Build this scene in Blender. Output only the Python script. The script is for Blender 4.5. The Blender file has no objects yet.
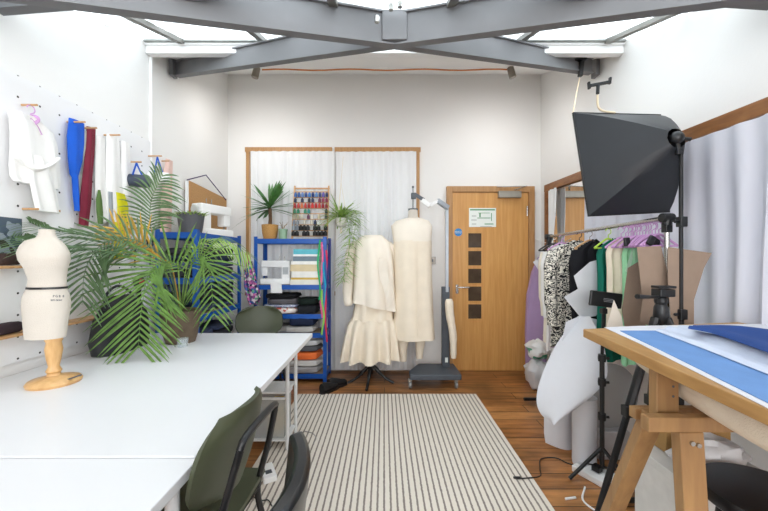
import bpy, math, random
from mathutils import Vector, Matrix, noise
random.seed(7)
PI = math.pi
SC = bpy.context.scene
COL = SC.collection
F, CX, CY, H = 341.0, 384.0, 258.0, 1.28      # focal length in px, vanishing point, eye height

# ------------------------------------------------------------------ camera, sky, light, exposure
cd = bpy.data.cameras.new('camera'); cam = bpy.data.objects.new('camera', cd); COL.objects.link(cam)
cam.location = (0, 0, H); cam.rotation_euler = (PI/2, 0, 0)
cd.sensor_width = 36; cd.lens = F/768*36; cd.shift_y = 2.5/768; cd.clip_start = 0.05
SC.camera = cam
w = bpy.data.worlds.new('sky'); SC.world = w; w.use_nodes = True
w.node_tree.nodes['Background'].inputs[0].default_value = (0.93, 0.965, 1.0, 1)
w.node_tree.nodes['Background'].inputs[1].default_value = 4.0
def area(name, loc, rot, sx, sy, power, col=(1, 1, 1), portal=False):
    d = bpy.data.lights.new(name, 'AREA'); d.shape = 'RECTANGLE'; d.size = sx; d.size_y = sy
    d.energy = power; d.color = col
    o = bpy.data.objects.new(name, d); COL.objects.link(o); o.location = loc; o.rotation_euler = rot
    if portal: d.cycles.is_portal = True
    return o
SL = math.atan(0.345)
area('skylight_portal', (0, 1.77, 2.72), (SL, 0, 0), 3.5, 1.62, 10, portal=True)
area('rear_fill_portal', (0, -0.65, 2.48), (0, 0, 0), 3.1, 2.3, 10, portal=True)  # sky portal for the unseen rooflight added behind the camera as fill
area('side_window_portal', (1.95, 2.05, 1.43), (0, PI/2, 0), 1.2, 1.7, 10, portal=True)
area('rear_fill_light', (0, -2.1, 1.55), (PI/2, 0, 0), 2.8, 1.5, 68, (0.96, 0.98, 1))  # added fill behind the camera, brightens the back wall; rear wall has no window
area('rear_side_fill_light', (1.70, -0.9, 1.5), (0, PI/2, 0), 1.2, 1.6, 13, (1, 0.98, 0.96))  # added fill facing left, brightens the left wall; no window stands here
for sx in (-1.29, 1.19):                                 # the two ceiling spotlights, washing the back wall
    area('spotlight_glow', (sx, 3.18, 2.93), (math.radians(20), 0, 0), .06, .06, 3.2, (1, 0.98, 0.96))
SC.view_settings.view_transform = 'Standard'; SC.view_settings.look = 'None'
SC.view_settings.exposure = 0.47; SC.view_settings.gamma = 1; SC.view_settings.use_curve_mapping = False
try:
    SC.cycles.max_bounces = 10; SC.cycles.diffuse_bounces = 6; SC.cycles.transparent_max_bounces = 12
    SC.cycles.sample_clamp_indirect = 6
    SC.cycles.use_denoising = True
except Exception: pass

# ------------------------------------------------------------------ helpers
def W(px, py, Y): return Vector(((px-CX)*Y/F, Y, H+(CY-py)*Y/F))
def WL(px, py, X):                          # a point on a side plane x = X
    Y = F*X/(px-CX); return Vector((X, Y, H+(CY-py)*Y/F))
def WZ(px, py, Z):                          # a point on a level z = Z
    Y = F*(H-Z)/(py-CY); return Vector(((px-CX)*Y/F, Y, Z))
def lin(c): return c/12.92 if c <= 0.04045 else ((c+0.055)/1.055)**2.4
def rgb(h):
    h = h.lstrip('#'); return tuple(lin(int(h[i:i+2], 16)/255) for i in (0, 2, 4)) + (1,)

class MB:
    def __init__(s): s.v = []; s.f = []
    def add(s, vs, fs):
        n = len(s.v); s.v += [Vector(p) for p in vs]; s.f += [tuple(i+n for i in f) for f in fs]; return s
    def box(s, c, d, rot=None):
        c = Vector(c); vs = []
        for x in (-.5, .5):
            for y in (-.5, .5):
                for z in (-.5, .5):
                    p = Vector((x*d[0], y*d[1], z*d[2]))
                    if rot is not None: p = rot @ p
                    vs.append(c+p)
        return s.add(vs, [(0,1,3,2),(4,6,7,5),(0,4,5,1),(2,3,7,6),(0,2,6,4),(1,5,7,3)])
    def span(s, a, b): return s.box([(a[i]+b[i])/2 for i in range(3)], [abs(b[i]-a[i]) for i in range(3)])
    def bar(s, a, b, wx, wy, up=(0, 0, 1)):  # box beam between two points; wx sideways, wy along up
        a, b = Vector(a), Vector(b); t = (b-a).normalized(); u = Vector(up)
        sd = t.cross(u)
        if sd.length < 1e-4: sd = t.cross(Vector((1, 0, 0)))
        sd.normalize(); u = sd.cross(t).normalized(); vs = []
        for p in (a, b):
            for i, j in ((-1,-1),(1,-1),(1,1),(-1,1)): vs.append(p+sd*wx/2*i+u*wy/2*j)
        return s.add(vs, [(0,1,2,3),(7,6,5,4),(0,4,5,1),(1,5,6,2),(2,6,7,3),(3,7,4,0)])
    def loft(s, rings, cap=True):
        n = len(rings[0]); vs = [p for r in rings for p in r]; fs = []
        for i in range(len(rings)-1):
            for j in range(n):
                k = (j+1) % n; fs.append((i*n+j, i*n+k, (i+1)*n+k, (i+1)*n+j))
        if cap:
            fs.append(tuple(range(n-1, -1, -1))); fs.append(tuple((len(rings)-1)*n+j for j in range(n)))
        return s.add(vs, fs)
    def tube(s, pts, r, seg=8, cap=True):
        pts = [Vector(p) for p in pts]; rr = r if isinstance(r, (list, tuple)) else [r]*len(pts)
        rings = []; prev = None
        for i, p in enumerate(pts):
            t = (pts[min(i+1, len(pts)-1)]-pts[max(i-1, 0)]).normalized()
            if prev is None:
                a = Vector((0, 0, 1)) if abs(t.z) < 0.9 else Vector((1, 0, 0)); u = t.cross(a).normalized()
            else:
                u = prev-t*prev.dot(t); u.normalize()
            prev = u; v = t.cross(u)
            rings.append([p+(u*math.cos(2*PI*k/seg)+v*math.sin(2*PI*k/seg))*rr[i] for k in range(seg)])
        return s.loft(rings, cap)
    def lathe(s, prof, c=(0, 0, 0), seg=24, axis='Z', sx=1, sy=1, rot=None):
        c = Vector(c); rings = []
        for r, z in prof:
            ring = []
            for k in range(seg):
                a = 2*PI*k/seg; p = Vector((r*math.cos(a)*sx, r*math.sin(a)*sy, z))
                if axis == 'Y': p = Vector((p.x, p.z, p.y))
                if axis == 'X': p = Vector((p.z, p.x, p.y))
                if rot is not None: p = rot @ p
                ring.append(c+p)
            rings.append(ring)
        return s.loft(rings)
    def ball(s, c, r, seg=14, rows=9):
        r = (r, r, r) if not isinstance(r, (list, tuple)) else r; c = Vector(c); rings = []
        for i in range(rows+1):
            th = PI*(0.02+0.96*i/rows)
            rings.append([c+Vector((r[0]*math.sin(th)*math.cos(2*PI*k/seg), r[1]*math.sin(th)*math.sin(2*PI*k/seg), -r[2]*math.cos(th))) for k in range(seg)])
        return s.loft(rings)
    def prism(s, poly, t):
        poly = [Vector(p) for p in poly]; t = Vector(t); n = len(poly)
        vs = poly+[p+t for p in poly]
        return s.add(vs, [tuple(range(n-1, -1, -1)), tuple(range(n, 2*n))]+[(i, (i+1) % n, n+(i+1) % n, n+i) for i in range(n)])
    def sheet(s, P, th=0.002):               # P[i][j] grid of points, given a real thickness
        m, n = len(P), len(P[0]); N = []
        for i in range(m):
            row = []
            for j in range(n):
                a = P[min(i+1, m-1)][j]-P[max(i-1, 0)][j]; b = P[i][min(j+1, n-1)]-P[i][max(j-1, 0)]
                q = a.cross(b); row.append(q.normalized() if q.length > 1e-9 else Vector((0, 1, 0)))
            N.append(row)
        vs = [P[i][j]+N[i][j]*th/2 for i in range(m) for j in range(n)]+[P[i][j]-N[i][j]*th/2 for i in range(m) for j in range(n)]
        o = m*n; fs = []
        for i in range(m-1):
            for j in range(n-1):
                a, b, c, d = i*n+j, i*n+j+1, (i+1)*n+j+1, (i+1)*n+j
                fs.append((d, c, b, a)); fs.append((a+o, b+o, c+o, d+o))
        for i in range(m-1):
            fs.append((i*n, i*n+o, (i+1)*n+o, (i+1)*n)); a = i*n+n-1; fs.append((a, a+n, a+n+o, a+o))
        for j in range(n-1):
            fs.append((j, j+1, j+1+o, j+o)); a = (m-1)*n+j; fs.append((a, a+o, a+1+o, a+1))
        return s.add(vs, fs)
    def leaf(s, base, d, nrm, L, wd, droop=0.3, n=5, fold=0.25):
        base = Vector(base); d = Vector(d).normalized(); nrm = Vector(nrm).normalized()
        sd = d.cross(nrm)
        if sd.length < 1e-4: sd = d.cross(Vector((0.3, 0.5, 0.8)))
        sd.normalize(); vs = []; fs = []
        for i in range(n+1):
            t = i/n; p = base+d*L*t+Vector((0, 0, -droop*L*t*t))
            ww = wd*(math.sin(PI*min(1, t*0.85+0.15))**0.8)*0.5+0.0004
            dn = nrm*(-fold*ww)
            vs += [p-sd*ww+dn, p-nrm*0, p+sd*ww+dn]
        for i in range(n):
            a = 3*i; fs += [(a, a+1, a+4, a+3), (a+1, a+2, a+5, a+4)]
        return s.add(vs, fs)

def catmull(pts, n=10):
    pts = [Vector(p) for p in pts]; P = [pts[0]*2-pts[1]]+pts+[pts[-1]*2-pts[-2]]; out = []
    for i in range(1, len(P)-2):
        for k in range(n):
            t = k/n; a, b, c, d = P[i-1], P[i], P[i+1], P[i+2]
            out.append(0.5*((2*b)+(c-a)*t+(2*a-5*b+4*c-d)*t*t+(3*b-a-3*c+d)*t**3))
    out.append(pts[-1]); return out

def woff(o):
    v = Vector((0, 0, 0))
    while o is not None: v += o.location; o = o.parent
    return v
def part(name, mb, mat, parent=None, smooth=False, bevel=0, world=True, sub=0):
    me = bpy.data.meshes.new(name); off = Vector((0, 0, 0)); loc = Vector((0, 0, 0))
    if parent is not None:
        if world: off = woff(parent)
    elif world:
        lo = [min(v[i] for v in mb.v) for i in range(3)]; hi = [max(v[i] for v in mb.v) for i in range(3)]
        off = loc = Vector(((lo[0]+hi[0])/2, (lo[1]+hi[1])/2, lo[2]))
    me.from_pydata([tuple(v-off) for v in mb.v], [], mb.f); me.update()
    if smooth: me.polygons.foreach_set('use_smooth', [True]*len(me.polygons))
    o = bpy.data.objects.new(name, me); COL.objects.link(o); o.location = loc
    if mat is not None: me.materials.append(mat)
    if parent is not None: o.parent = parent
    if bevel:
        m = o.modifiers.new('bevel', 'BEVEL'); m.width = bevel; m.segments = 2; m.limit_method = 'ANGLE'
        m.angle_limit = math.radians(40)
    if sub:
        m = o.modifiers.new('subsurf', 'SUBSURF'); m.levels = sub; m.render_levels = sub
    if smooth and not sub:
        try: me.set_sharp_from_angle(angle=math.radians(45))
        except Exception: pass
    return o
def tag(o, label, cat, group=None):
    o['label'] = label; o['category'] = cat
    if group: o['group'] = group
    return o
def thing(name, label, cat, loc, rz=0, group=None):
    o = bpy.data.objects.new(name, None); COL.objects.link(o); o.empty_display_size = 0.05
    o.location = loc; o.rotation_euler = (0, 0, rz); return tag(o, label, cat, group)
def solo(name, mb, mat, label, cat, group=None, **k): return tag(part(name, mb, mat, **k), label, cat, group)
def struct(name, mb, mat, **k):
    o = part(name, mb, mat, **k)
    if o.parent is None: o['kind'] = 'structure'
    return o
ORD = ['first', 'second', 'third', 'fourth', 'fifth', 'sixth', 'seventh', 'eighth', 'ninth', 'tenth', 'eleventh', 'twelfth']

# ------------------------------------------------------------------ materials
MATS = {}
def nt(name):
    m = bpy.data.materials.new(name); m.use_nodes = True; t = m.node_tree
    return m, t, t.nodes['Principled BSDF']
def M(name, col, rough=0.6, metal=0, var=0.06, scale=18, bump=0.0, bscale=120, spec=0.5, sheen=0, trans=0.0, stretch=None):
    if name in MATS: return MATS[name]
    m, t, b = nt(name); c = rgb(col)
    tc = t.nodes.new('ShaderNodeTexCoord'); mp = t.nodes.new('ShaderNodeMapping')
    t.links.new(tc.outputs['Object'], mp.inputs[0])
    if stretch: mp.inputs['Scale'].default_value = stretch
    n = t.nodes.new('ShaderNodeTexNoise'); n.inputs['Scale'].default_value = scale; n.inputs['Detail'].default_value = 4
    t.links.new(mp.outputs[0], n.inputs['Vector'])
    r = t.nodes.new('ShaderNodeMapRange'); r.inputs[3].default_value = 1-var; r.inputs[4].default_value = 1+var
    r.inputs[1].default_value = 0.3; r.inputs[2].default_value = 0.7
    t.links.new(n.outputs[0], r.inputs[0])
    mx = t.nodes.new('ShaderNodeVectorMath'); mx.operation = 'SCALE'; mx.inputs[0].default_value = c[:3]
    t.links.new(r.outputs[0], mx.inputs['Scale']); t.links.new(mx.outputs[0], b.inputs['Base Color'])
    b.inputs['Roughness'].default_value = rough; b.inputs['Metallic'].default_value = metal
    b.inputs['Specular IOR Level'].default_value = spec
    if sheen: b.inputs['Sheen Weight'].default_value = sheen
    if bump:
        n2 = t.nodes.new('ShaderNodeTexNoise'); n2.inputs['Scale'].default_value = bscale
        t.links.new(mp.outputs[0], n2.inputs['Vector'])
        bp = t.nodes.new('ShaderNodeBump'); bp.inputs['Strength'].default_value = bump; bp.inputs['Distance'].default_value = 0.01
        t.links.new(n2.outputs[0], bp.inputs['Height']); t.links.new(bp.outputs[0], b.inputs['Normal'])
    if trans:
        tr = t.nodes.new('ShaderNodeBsdfTranslucent'); tr.inputs[0].default_value = c
        ms = t.nodes.new('ShaderNodeMixShader'); ms.inputs[0].default_value = trans
        t.links.new(b.outputs[0], ms.inputs[1]); t.links.new(tr.outputs[0], ms.inputs[2])
        t.links.new(ms.outputs[0], t.nodes['Material Output'].inputs[0])
    MATS[name] = m; return m
def fabric(name, col, **k):
    a = dict(rough=0.85, var=0.07, scale=9, bump=0.25, bscale=260, spec=0.2); a.update(k); return M(name, col, **a)
def wood(name, c1, c2, stretch, scale=6, rough=0.45):
    if name in MATS: return MATS[name]
    m, t, b = nt(name); tc = t.nodes.new('ShaderNodeTexCoord'); mp = t.nodes.new('ShaderNodeMapping')
    mp.inputs['Scale'].default_value = stretch; t.links.new(tc.outputs['Object'], mp.inputs[0])
    n = t.nodes.new('ShaderNodeTexNoise'); n.inputs['Scale'].default_value = scale; n.inputs['Detail'].default_value = 6; n.inputs['Distortion'].default_value = 0.4
    t.links.new(mp.outputs[0], n.inputs['Vector'])
    r = t.nodes.new('ShaderNodeValToRGB'); r.color_ramp.elements[0].position = 0.35; r.color_ramp.elements[1].position = 0.68
    r.color_ramp.elements[0].color = rgb(c1); r.color_ramp.elements[1].color = rgb(c2)
    t.links.new(n.outputs[0], r.inputs[0]); t.links.new(r.outputs[0], b.inputs['Base Color'])
    b.inputs['Roughness'].default_value = rough; MATS[name] = m; return m
def patterned(name, stops, scale=30, kind='voronoi', stretch=(1, 1, 1), rough=0.85):
    if name in MATS: return MATS[name]
    m, t, b = nt(name); tc = t.nodes.new('ShaderNodeTexCoord'); mp = t.nodes.new('ShaderNodeMapping')
    mp.inputs['Scale'].default_value = stretch; t.links.new(tc.outputs['Object'], mp.inputs[0])
    if kind == 'voronoi':
        n = t.nodes.new('ShaderNodeTexVoronoi'); n.inputs['Scale'].default_value = scale; sep = t.nodes.new('ShaderNodeSeparateColor')
        t.links.new(mp.outputs[0], n.inputs['Vector']); t.links.new(n.outputs['Color'], sep.inputs[0]); out = sep.outputs[0]
    elif kind == 'noise':
        n = t.nodes.new('ShaderNodeTexNoise'); n.inputs['Scale'].default_value = scale; t.links.new(mp.outputs[0], n.inputs['Vector']); out = n.outputs[0]
    else:
        n = t.nodes.new('ShaderNodeTexWave'); n.inputs['Scale'].default_value = scale; n.inputs['Distortion'].default_value = 6; n.bands_direction = 'DIAGONAL'
        n.inputs['Detail Scale'].default_value = 2.0
        t.links.new(mp.outputs[0], n.inputs['Vector']); out = n.outputs[0]
    r = t.nodes.new('ShaderNodeValToRGB'); r.color_ramp.interpolation = 'CONSTANT'
    while len(r.color_ramp.elements) < len(stops): r.color_ramp.elements.new(0.5)
    for e, (p, c) in zip(r.color_ramp.elements, stops): e.position = p; e.color = rgb(c)
    t.links.new(out, r.inputs[0]); t.links.new(r.outputs[0], b.inputs['Base Color']); b.inputs['Roughness'].default_value = rough
    MATS[name] = m; return m
def glass(name, tint, frost=0.4, streak=0.0):
    m, t, b = nt(name); o = t.nodes['Material Output']
    tp = t.nodes.new('ShaderNodeBsdfTransparent'); tp.inputs[0].default_value = tuple(tint)+(1,)
    tl = t.nodes.new('ShaderNodeBsdfTranslucent'); tl.inputs[0].default_value = tuple(tint)+(1,)
    gl = t.nodes.new('ShaderNodeBsdfGlossy'); gl.inputs['Roughness'].default_value = 0.1
    a = t.nodes.new('ShaderNodeMixShader'); a.inputs[0].default_value = frost
    t.links.new(tp.outputs[0], a.inputs[1]); t.links.new(tl.outputs[0], a.inputs[2])
    if streak:
        tc = t.nodes.new('ShaderNodeTexCoord'); mp = t.nodes.new('ShaderNodeMapping'); mp.inputs['Scale'].default_value = (0.9, 9, 9)
        n = t.nodes.new('ShaderNodeTexNoise'); n.inputs['Scale'].default_value = 1.3; n.inputs['Detail'].default_value = 6
        t.links.new(tc.outputs['Object'], mp.inputs[0]); t.links.new(mp.outputs[0], n.inputs['Vector'])
        r = t.nodes.new('ShaderNodeMapRange'); r.inputs[1].default_value = 0.42; r.inputs[2].default_value = 0.7; r.inputs[4].default_value = streak
        t.links.new(n.outputs[0], r.inputs[0]); df = t.nodes.new('ShaderNodeBsdfDiffuse'); df.inputs[0].default_value = (0.42, 0.44, 0.42, 1)
        c = t.nodes.new('ShaderNodeMixShader'); t.links.new(r.outputs[0], c.inputs[0]); t.links.new(a.outputs[0], c.inputs[1]); t.links.new(df.outputs[0], c.inputs[2]); a = c
    f = t.nodes.new('ShaderNodeMixShader'); f.inputs[0].default_value = 0.05
    t.links.new(a.outputs[0], f.inputs[1]); t.links.new(gl.outputs[0], f.inputs[2]); t.links.new(f.outputs[0], o.inputs[0])
    return m
def sheer(name, col, trl=0.35, tra=0.06):
    m, t, b = nt(name); o = t.nodes['Material Output']; c = rgb(col)
    df = t.nodes.new('ShaderNodeBsdfDiffuse'); df.inputs[0].default_value = c
    tl = t.nodes.new('ShaderNodeBsdfTranslucent'); tl.inputs[0].default_value = c
    tp = t.nodes.new('ShaderNodeBsdfTransparent')
    a = t.nodes.new('ShaderNodeMixShader'); a.inputs[0].default_value = trl; t.links.new(df.outputs[0], a.inputs[1]); t.links.new(tl.outputs[0], a.inputs[2])
    e = t.nodes.new('ShaderNodeMixShader'); e.inputs[0].default_value = tra; t.links.new(a.outputs[0], e.inputs[1]); t.links.new(tp.outputs[0], e.inputs[2])
    t.links.new(e.outputs[0], o.inputs[0]); return m

m_wall = M('wall_paint', 'E9E8E6', rough=0.9, var=0.012, scale=2, bump=0.05, bscale=60, spec=0.15)
m_white = M('white_paint', 'F0F0EF', rough=0.6, var=0.01)
m_steel = M('grey_steel_paint', '707072', rough=0.65, var=0.04, scale=5)
m_bar = M('glazing_bar_paint', '77756F', rough=0.5)
m_doorwood = wood('oak_veneer', 'C68F4E', 'D4A05E', (14, 14, 0.9), 3, 0.38)
m_framewood = wood('frame_wood', 'A87C4E', 'B98E5E', (10, 10, 1.2), 4, 0.45)
m_winwood = wood('window_wood', '80532F', '9A6A40', (8, 2, 8), 4, 0.4)
m_tablewood = wood('birch_edge', 'A67C48', 'B98F58', (9, 1.5, 9), 4, 0.4)
m_trestle = wood('pine', '93704A', 'A58155', (9, 9, 1.2), 4, 0.5)
m_pine = wood('turned_pine', 'C79A62', 'D9B07A', (8, 8, 2), 5, 0.35)
m_peg = wood('peg_wood', 'B98A5C', 'CFA678', (2, 9, 9), 5, 0.5)
m_blue = M('blue_enamel', '1253A8', rough=0.4, var=0.05)
m_board = M('shelf_board', '9C8A72', rough=0.7, var=0.1)
m_table = M('white_laminate', 'E0E1E3', rough=0.32, var=0.008, scale=3)
m_wmetal = M('white_metal', 'D9DADA', rough=0.4)
m_black = M('black_plastic', '17181A', rough=0.4, var=0.1)
m_blackmetal = M('black_metal', '1C1C1E', rough=0.3, metal=0.3)
m_chrome = M('brushed_steel', 'B9B8B4', rough=0.25, metal=0.9)
m_dgrey = M('dark_grey_metal', '4A5058', rough=0.45)
m_lgrey = M('light_grey_metal', 'A9B0B8', rough=0.35, metal=0.3)
m_olive = M('olive_plastic', '454A36', rough=0.45, var=0.03)
m_vinyl = M('black_vinyl', '15171A', rough=0.28, var=0.1)
m_cream = fabric('calico', 'E9DDCA', var=0.04)
m_cream2 = fabric('pale_calico', 'ECE3D5', var=0.03)
m_form = fabric('form_linen', 'CEC6BB', var=0.03)
m_whitefab = fabric('white_cotton', 'F1F0EE', var=0.02)
m_paper = M('white_paper', 'E4E5EA', rough=0.8, var=0.01, trans=0.15)
m_lilac = M('lilac_plastic', 'C99BCB', rough=0.5)
m_card = M('pattern_card', '95806F', rough=0.85, var=0.05)
m_leaf = M('palm_green', '5F8239', rough=0.5, var=0.35, scale=25, trans=0.25)
m_leafd = M('dark_palm_green', '5F7A52', rough=0.5, var=0.35, scale=25, trans=0.2)
m_leafl = M('light_green_leaf', '8FAE58', rough=0.5, var=0.25, scale=25, trans=0.3)
m_leafy = M('yellowing_leaf', 'D8AE4C', rough=0.55, var=0.2, scale=20, trans=0.3)
m_yucca = M('yucca_green', '4A7A3E', rough=0.45, var=0.35, scale=20, trans=0.15)
m_trunk = M('bark', '6B513B', rough=0.9, var=0.3, scale=40, bump=0.5)
m_soil = M('soil', '2F241B', rough=1)
m_mirror = M('mirror_silver', 'E8E8E8', rough=0.02, metal=1, var=0)
m_curtain = sheer('sheer_curtain', 'F2F2F2', 0.24, 0.0)
m_curtain2 = sheer('side_curtain', 'E8E8EE', 0.3, 0.0)

# floor boards running across the room
def floor_mat():
    m, t, b = nt('worn_floorboards'); tc = t.nodes.new('ShaderNodeTexCoord')
    br = t.nodes.new('ShaderNodeTexBrick'); br.inputs['Scale'].default_value = 1; br.inputs['Brick Width'].default_value = 2.4
    br.inputs['Row Height'].default_value = 0.135; br.inputs['Mortar Size'].default_value = 0.003; br.inputs['Bias'].default_value = 0
    br.inputs['Color1'].default_value = rgb('A76E3E'); br.inputs['Color2'].default_value = rgb('BE8650'); br.inputs['Mortar'].default_value = rgb('2B180C')
    t.links.new(tc.outputs['Object'], br.inputs['Vector'])
    mp = t.nodes.new('ShaderNodeMapping'); mp.inputs['Scale'].default_value = (1.2, 9, 1); t.links.new(tc.outputs['Object'], mp.inputs[0])
    n = t.nodes.new('ShaderNodeTexNoise'); n.inputs['Scale'].default_value = 2.5; n.inputs['Detail'].default_value = 8; t.links.new(mp.outputs[0], n.inputs['Vector'])
    n2 = t.nodes.new('ShaderNodeTexNoise'); n2.inputs['Scale'].default_value = 2.2; n2.inputs['Detail'].default_value = 6; t.links.new(tc.outputs['Object'], n2.inputs['Vector'])
    r = t.nodes.new('ShaderNodeMapRange'); r.inputs[1].default_value = 0.35; r.inputs[2].default_value = 0.65; r.inputs[3].default_value = 0.55; r.inputs[4].default_value = 1.15
    t.links.new(n.outputs[0], r.inputs[0])
    r2 = t.nodes.new('ShaderNodeMapRange'); r2.inputs[1].default_value = 0.45; r2.inputs[2].default_value = 0.68; r2.inputs[3].default_value = 1; r2.inputs[4].default_value = 0.42
    t.links.new(n2.outputs[0], r2.inputs[0])
    mu = t.nodes.new('ShaderNodeMath'); mu.operation = 'MULTIPLY'; t.links.new(r.outputs[0], mu.inputs[0]); t.links.new(r2.outputs[0], mu.inputs[1])
    s = t.nodes.new('ShaderNodeVectorMath'); s.operation = 'SCALE'; t.links.new(br.outputs[0], s.inputs[0]); t.links.new(mu.outputs[0], s.inputs['Scale'])
    t.links.new(s.outputs[0], b.inputs['Base Color']); b.inputs['Roughness'].default_value = 0.33
    bp = t.nodes.new('ShaderNodeBump'); bp.inputs['Strength'].default_value = 0.2; bp.inputs['Distance'].default_value = 0.01
    t.links.new(n.outputs[0], bp.inputs['Height']); t.links.new(bp.outputs[0], b.inputs['Normal']); return m
def rug_mat():
    m, t, b = nt('striped_rug_weave'); tc = t.nodes.new('ShaderNodeTexCoord'); sp = t.nodes.new('ShaderNodeSeparateXYZ')
    t.links.new(tc.outputs['Object'], sp.inputs[0])
    n = t.nodes.new('ShaderNodeTexNoise'); n.inputs['Scale'].default_value = 60; t.links.new(tc.outputs['Object'], n.inputs['Vector'])
    def mth(op, a, b_):
        q = t.nodes.new('ShaderNodeMath'); q.operation = op
        for i, x in enumerate((a, b_)):
            if x is None: continue
            if isinstance(x, (int, float)): q.inputs[i].default_value = x
            else: t.links.new(x, q.inputs[i])
        return q.outputs[0]
    x = mth('ADD', sp.outputs[0], mth('MULTIPLY', mth('SUBTRACT', n.outputs[0], 0.5), 0.006))
    fr = mth('FRACT', mth('DIVIDE', x, 0.0345), None)
    st = mth('LESS_THAN', fr, 0.30)
    ax = mth('LESS_THAN', mth('ABSOLUTE', sp.outputs[0], None), 0.805)
    st = mth('MULTIPLY', st, ax)
    mx = t.nodes.new('ShaderNodeMix'); mx.data_type = 'RGBA'; mx.inputs[6].default_value = rgb('DDD5C9'); mx.inputs[7].default_value = rgb('857C74')
    t.links.new(st, mx.inputs[0]); t.links.new(mx.outputs[2], b.inputs['Base Color']); b.inputs['Roughness'].default_value = 0.95
    bp = t.nodes.new('ShaderNodeBump'); bp.inputs['Strength'].default_value = 0.3; bp.inputs['Distance'].default_value = 0.01
    t.links.new(n.outputs[0], bp.inputs['Height']); t.links.new(bp.outputs[0], b.inputs['Normal']); return m
def pegboard_mat():
    m, t, b = nt('white_pegboard'); tc = t.nodes.new('ShaderNodeTexCoord'); sp = t.nodes.new('ShaderNodeSeparateXYZ')
    t.links.new(tc.outputs['Object'], sp.inputs[0])
    def mth(op, a, b_=None):
        q = t.nodes.new('ShaderNodeMath'); q.operation = op
        for i, x in enumerate((a, b_)):
            if x is None: continue
            if isinstance(x, (int, float)): q.inputs[i].default_value = x
            else: t.links.new(x, q.inputs[i])
        return q.outputs[0]
    def cell(o, off): return mth('SUBTRACT', mth('FRACT', mth('ADD', mth('DIVIDE', o, 0.105), off)), 0.5)
    a = cell(sp.outputs[1], 0.13); c = cell(sp.outputs[2], 0.35)
    d = mth('SQRT', mth('ADD', mth('MULTIPLY', a, a), mth('MULTIPLY', c, c)))
    st = mth('LESS_THAN', d, 0.052)
    mx = t.nodes.new('ShaderNodeMix'); mx.data_type = 'RGBA'; mx.inputs[6].default_value = rgb('E9E9EA'); mx.inputs[7].default_value = rgb('2E2A2A')
    t.links.new(st, mx.inputs[0]); t.links.new(mx.outputs[2], b.inputs['Base Color']); b.inputs['Roughness'].default_value = 0.6; return m

# ------------------------------------------------------------------ the room
XL, XR, YB, YF = -1.78, 1.79, 3.89, -2.2
struct('floor', MB().span((XL-.2, YF, -0.1), (XR+.2, YB+.2, 0)), floor_mat())
def zc(y): return 2.807+(y-2.54)*0.42                    # ceiling strip behind the skylight
def zg(y): return 2.90-0.345*(2.54-y)                    # glazing plane
prof = [(YF, 0), (YB, 0), (YB, zc(YB)+.1), (2.60, 3.02), (2.60, zg(2.6)+.0), (1.0, zg(1.0)), (0.95, 2.46), (YF, 2.46)]
struct('wall_left', MB().prism([(XL, y, z) for y, z in prof], (-0.12, 0, 0)), m_wall)
def holed(name, axis, c, th, u0, u1, z0, z1, holes, mat):
    us = sorted({u0, u1}|{h[0] for h in holes}|{h[1] for h in holes}); mb = MB()
    for a, b in zip(us, us[1:]):
        cuts = sorted((h[2], h[3]) for h in holes if h[0] <= a+1e-6 and h[1] >= b-1e-6); z = z0
        for lo, hi in cuts+[(z1, z1)]:
            if lo > z+1e-6:
                if axis == 'Y': mb.span((a, c, z), (b, c+th, lo))
                else: mb.span((c, a, z), (c+th, b, lo))
            z = hi
    return struct(name, mb, mat)
W1 = (-1.545, -0.62, 0.90, 2.50); W2 = (-0.53, 0.385, 0.90, 2.50); WS = (1.20, 2.88, 0.86, 1.98)
holed('wall_back', 'Y', YB, 0.14, XL-.12, XR+.12, 0, 3.5, [W1, W2], m_wall)
# right wall: lower band with the window opening, upper part following the roof
wr = holed('wall_right', 'X', XR, 0.14, YF, YB, 0, 2.2, [WS], m_wall)
up = MB().prism([(XR, YF, 2.2), (XR, YB, 2.2)]+[(XR, y, z) for y, z in prof[2:]], (0.14, 0, 0)); struct('wall_right_upper', up, m_wall)
struct('wall_rear', MB().span((XL-.12, YF-.12, 0), (XR+.12, YF, 2.5)), m_wall)
# ceiling: sloping strip at the back, flat part behind the camera with an unseen rooflight added for frontal fill
cb = MB().prism([(XL-.1, 2.60, zc(2.60)), (XL-.1, YB, zc(YB)), (XL-.1, YB, zc(YB)+.1), (XL-.1, 2.60, zc(2.60)+.1)], (XR-XL+.2, 0, 0))
struct('ceiling', cb, m_wall)
cf = MB().span((XL-.1, YF, 2.37), (XR+.1, -1.75, 2.45)).span((XL-.1, 0.45, 2.37), (XR+.1, 0.98, 2.45)).span((XL-.1, -1.75, 2.37), (-1.55, 0.45, 2.45)).span((1.55, -1.75, 2.37), (XR+.1, 0.45, 2.45))
struct('ceiling_rear', cf, m_wall)
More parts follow.
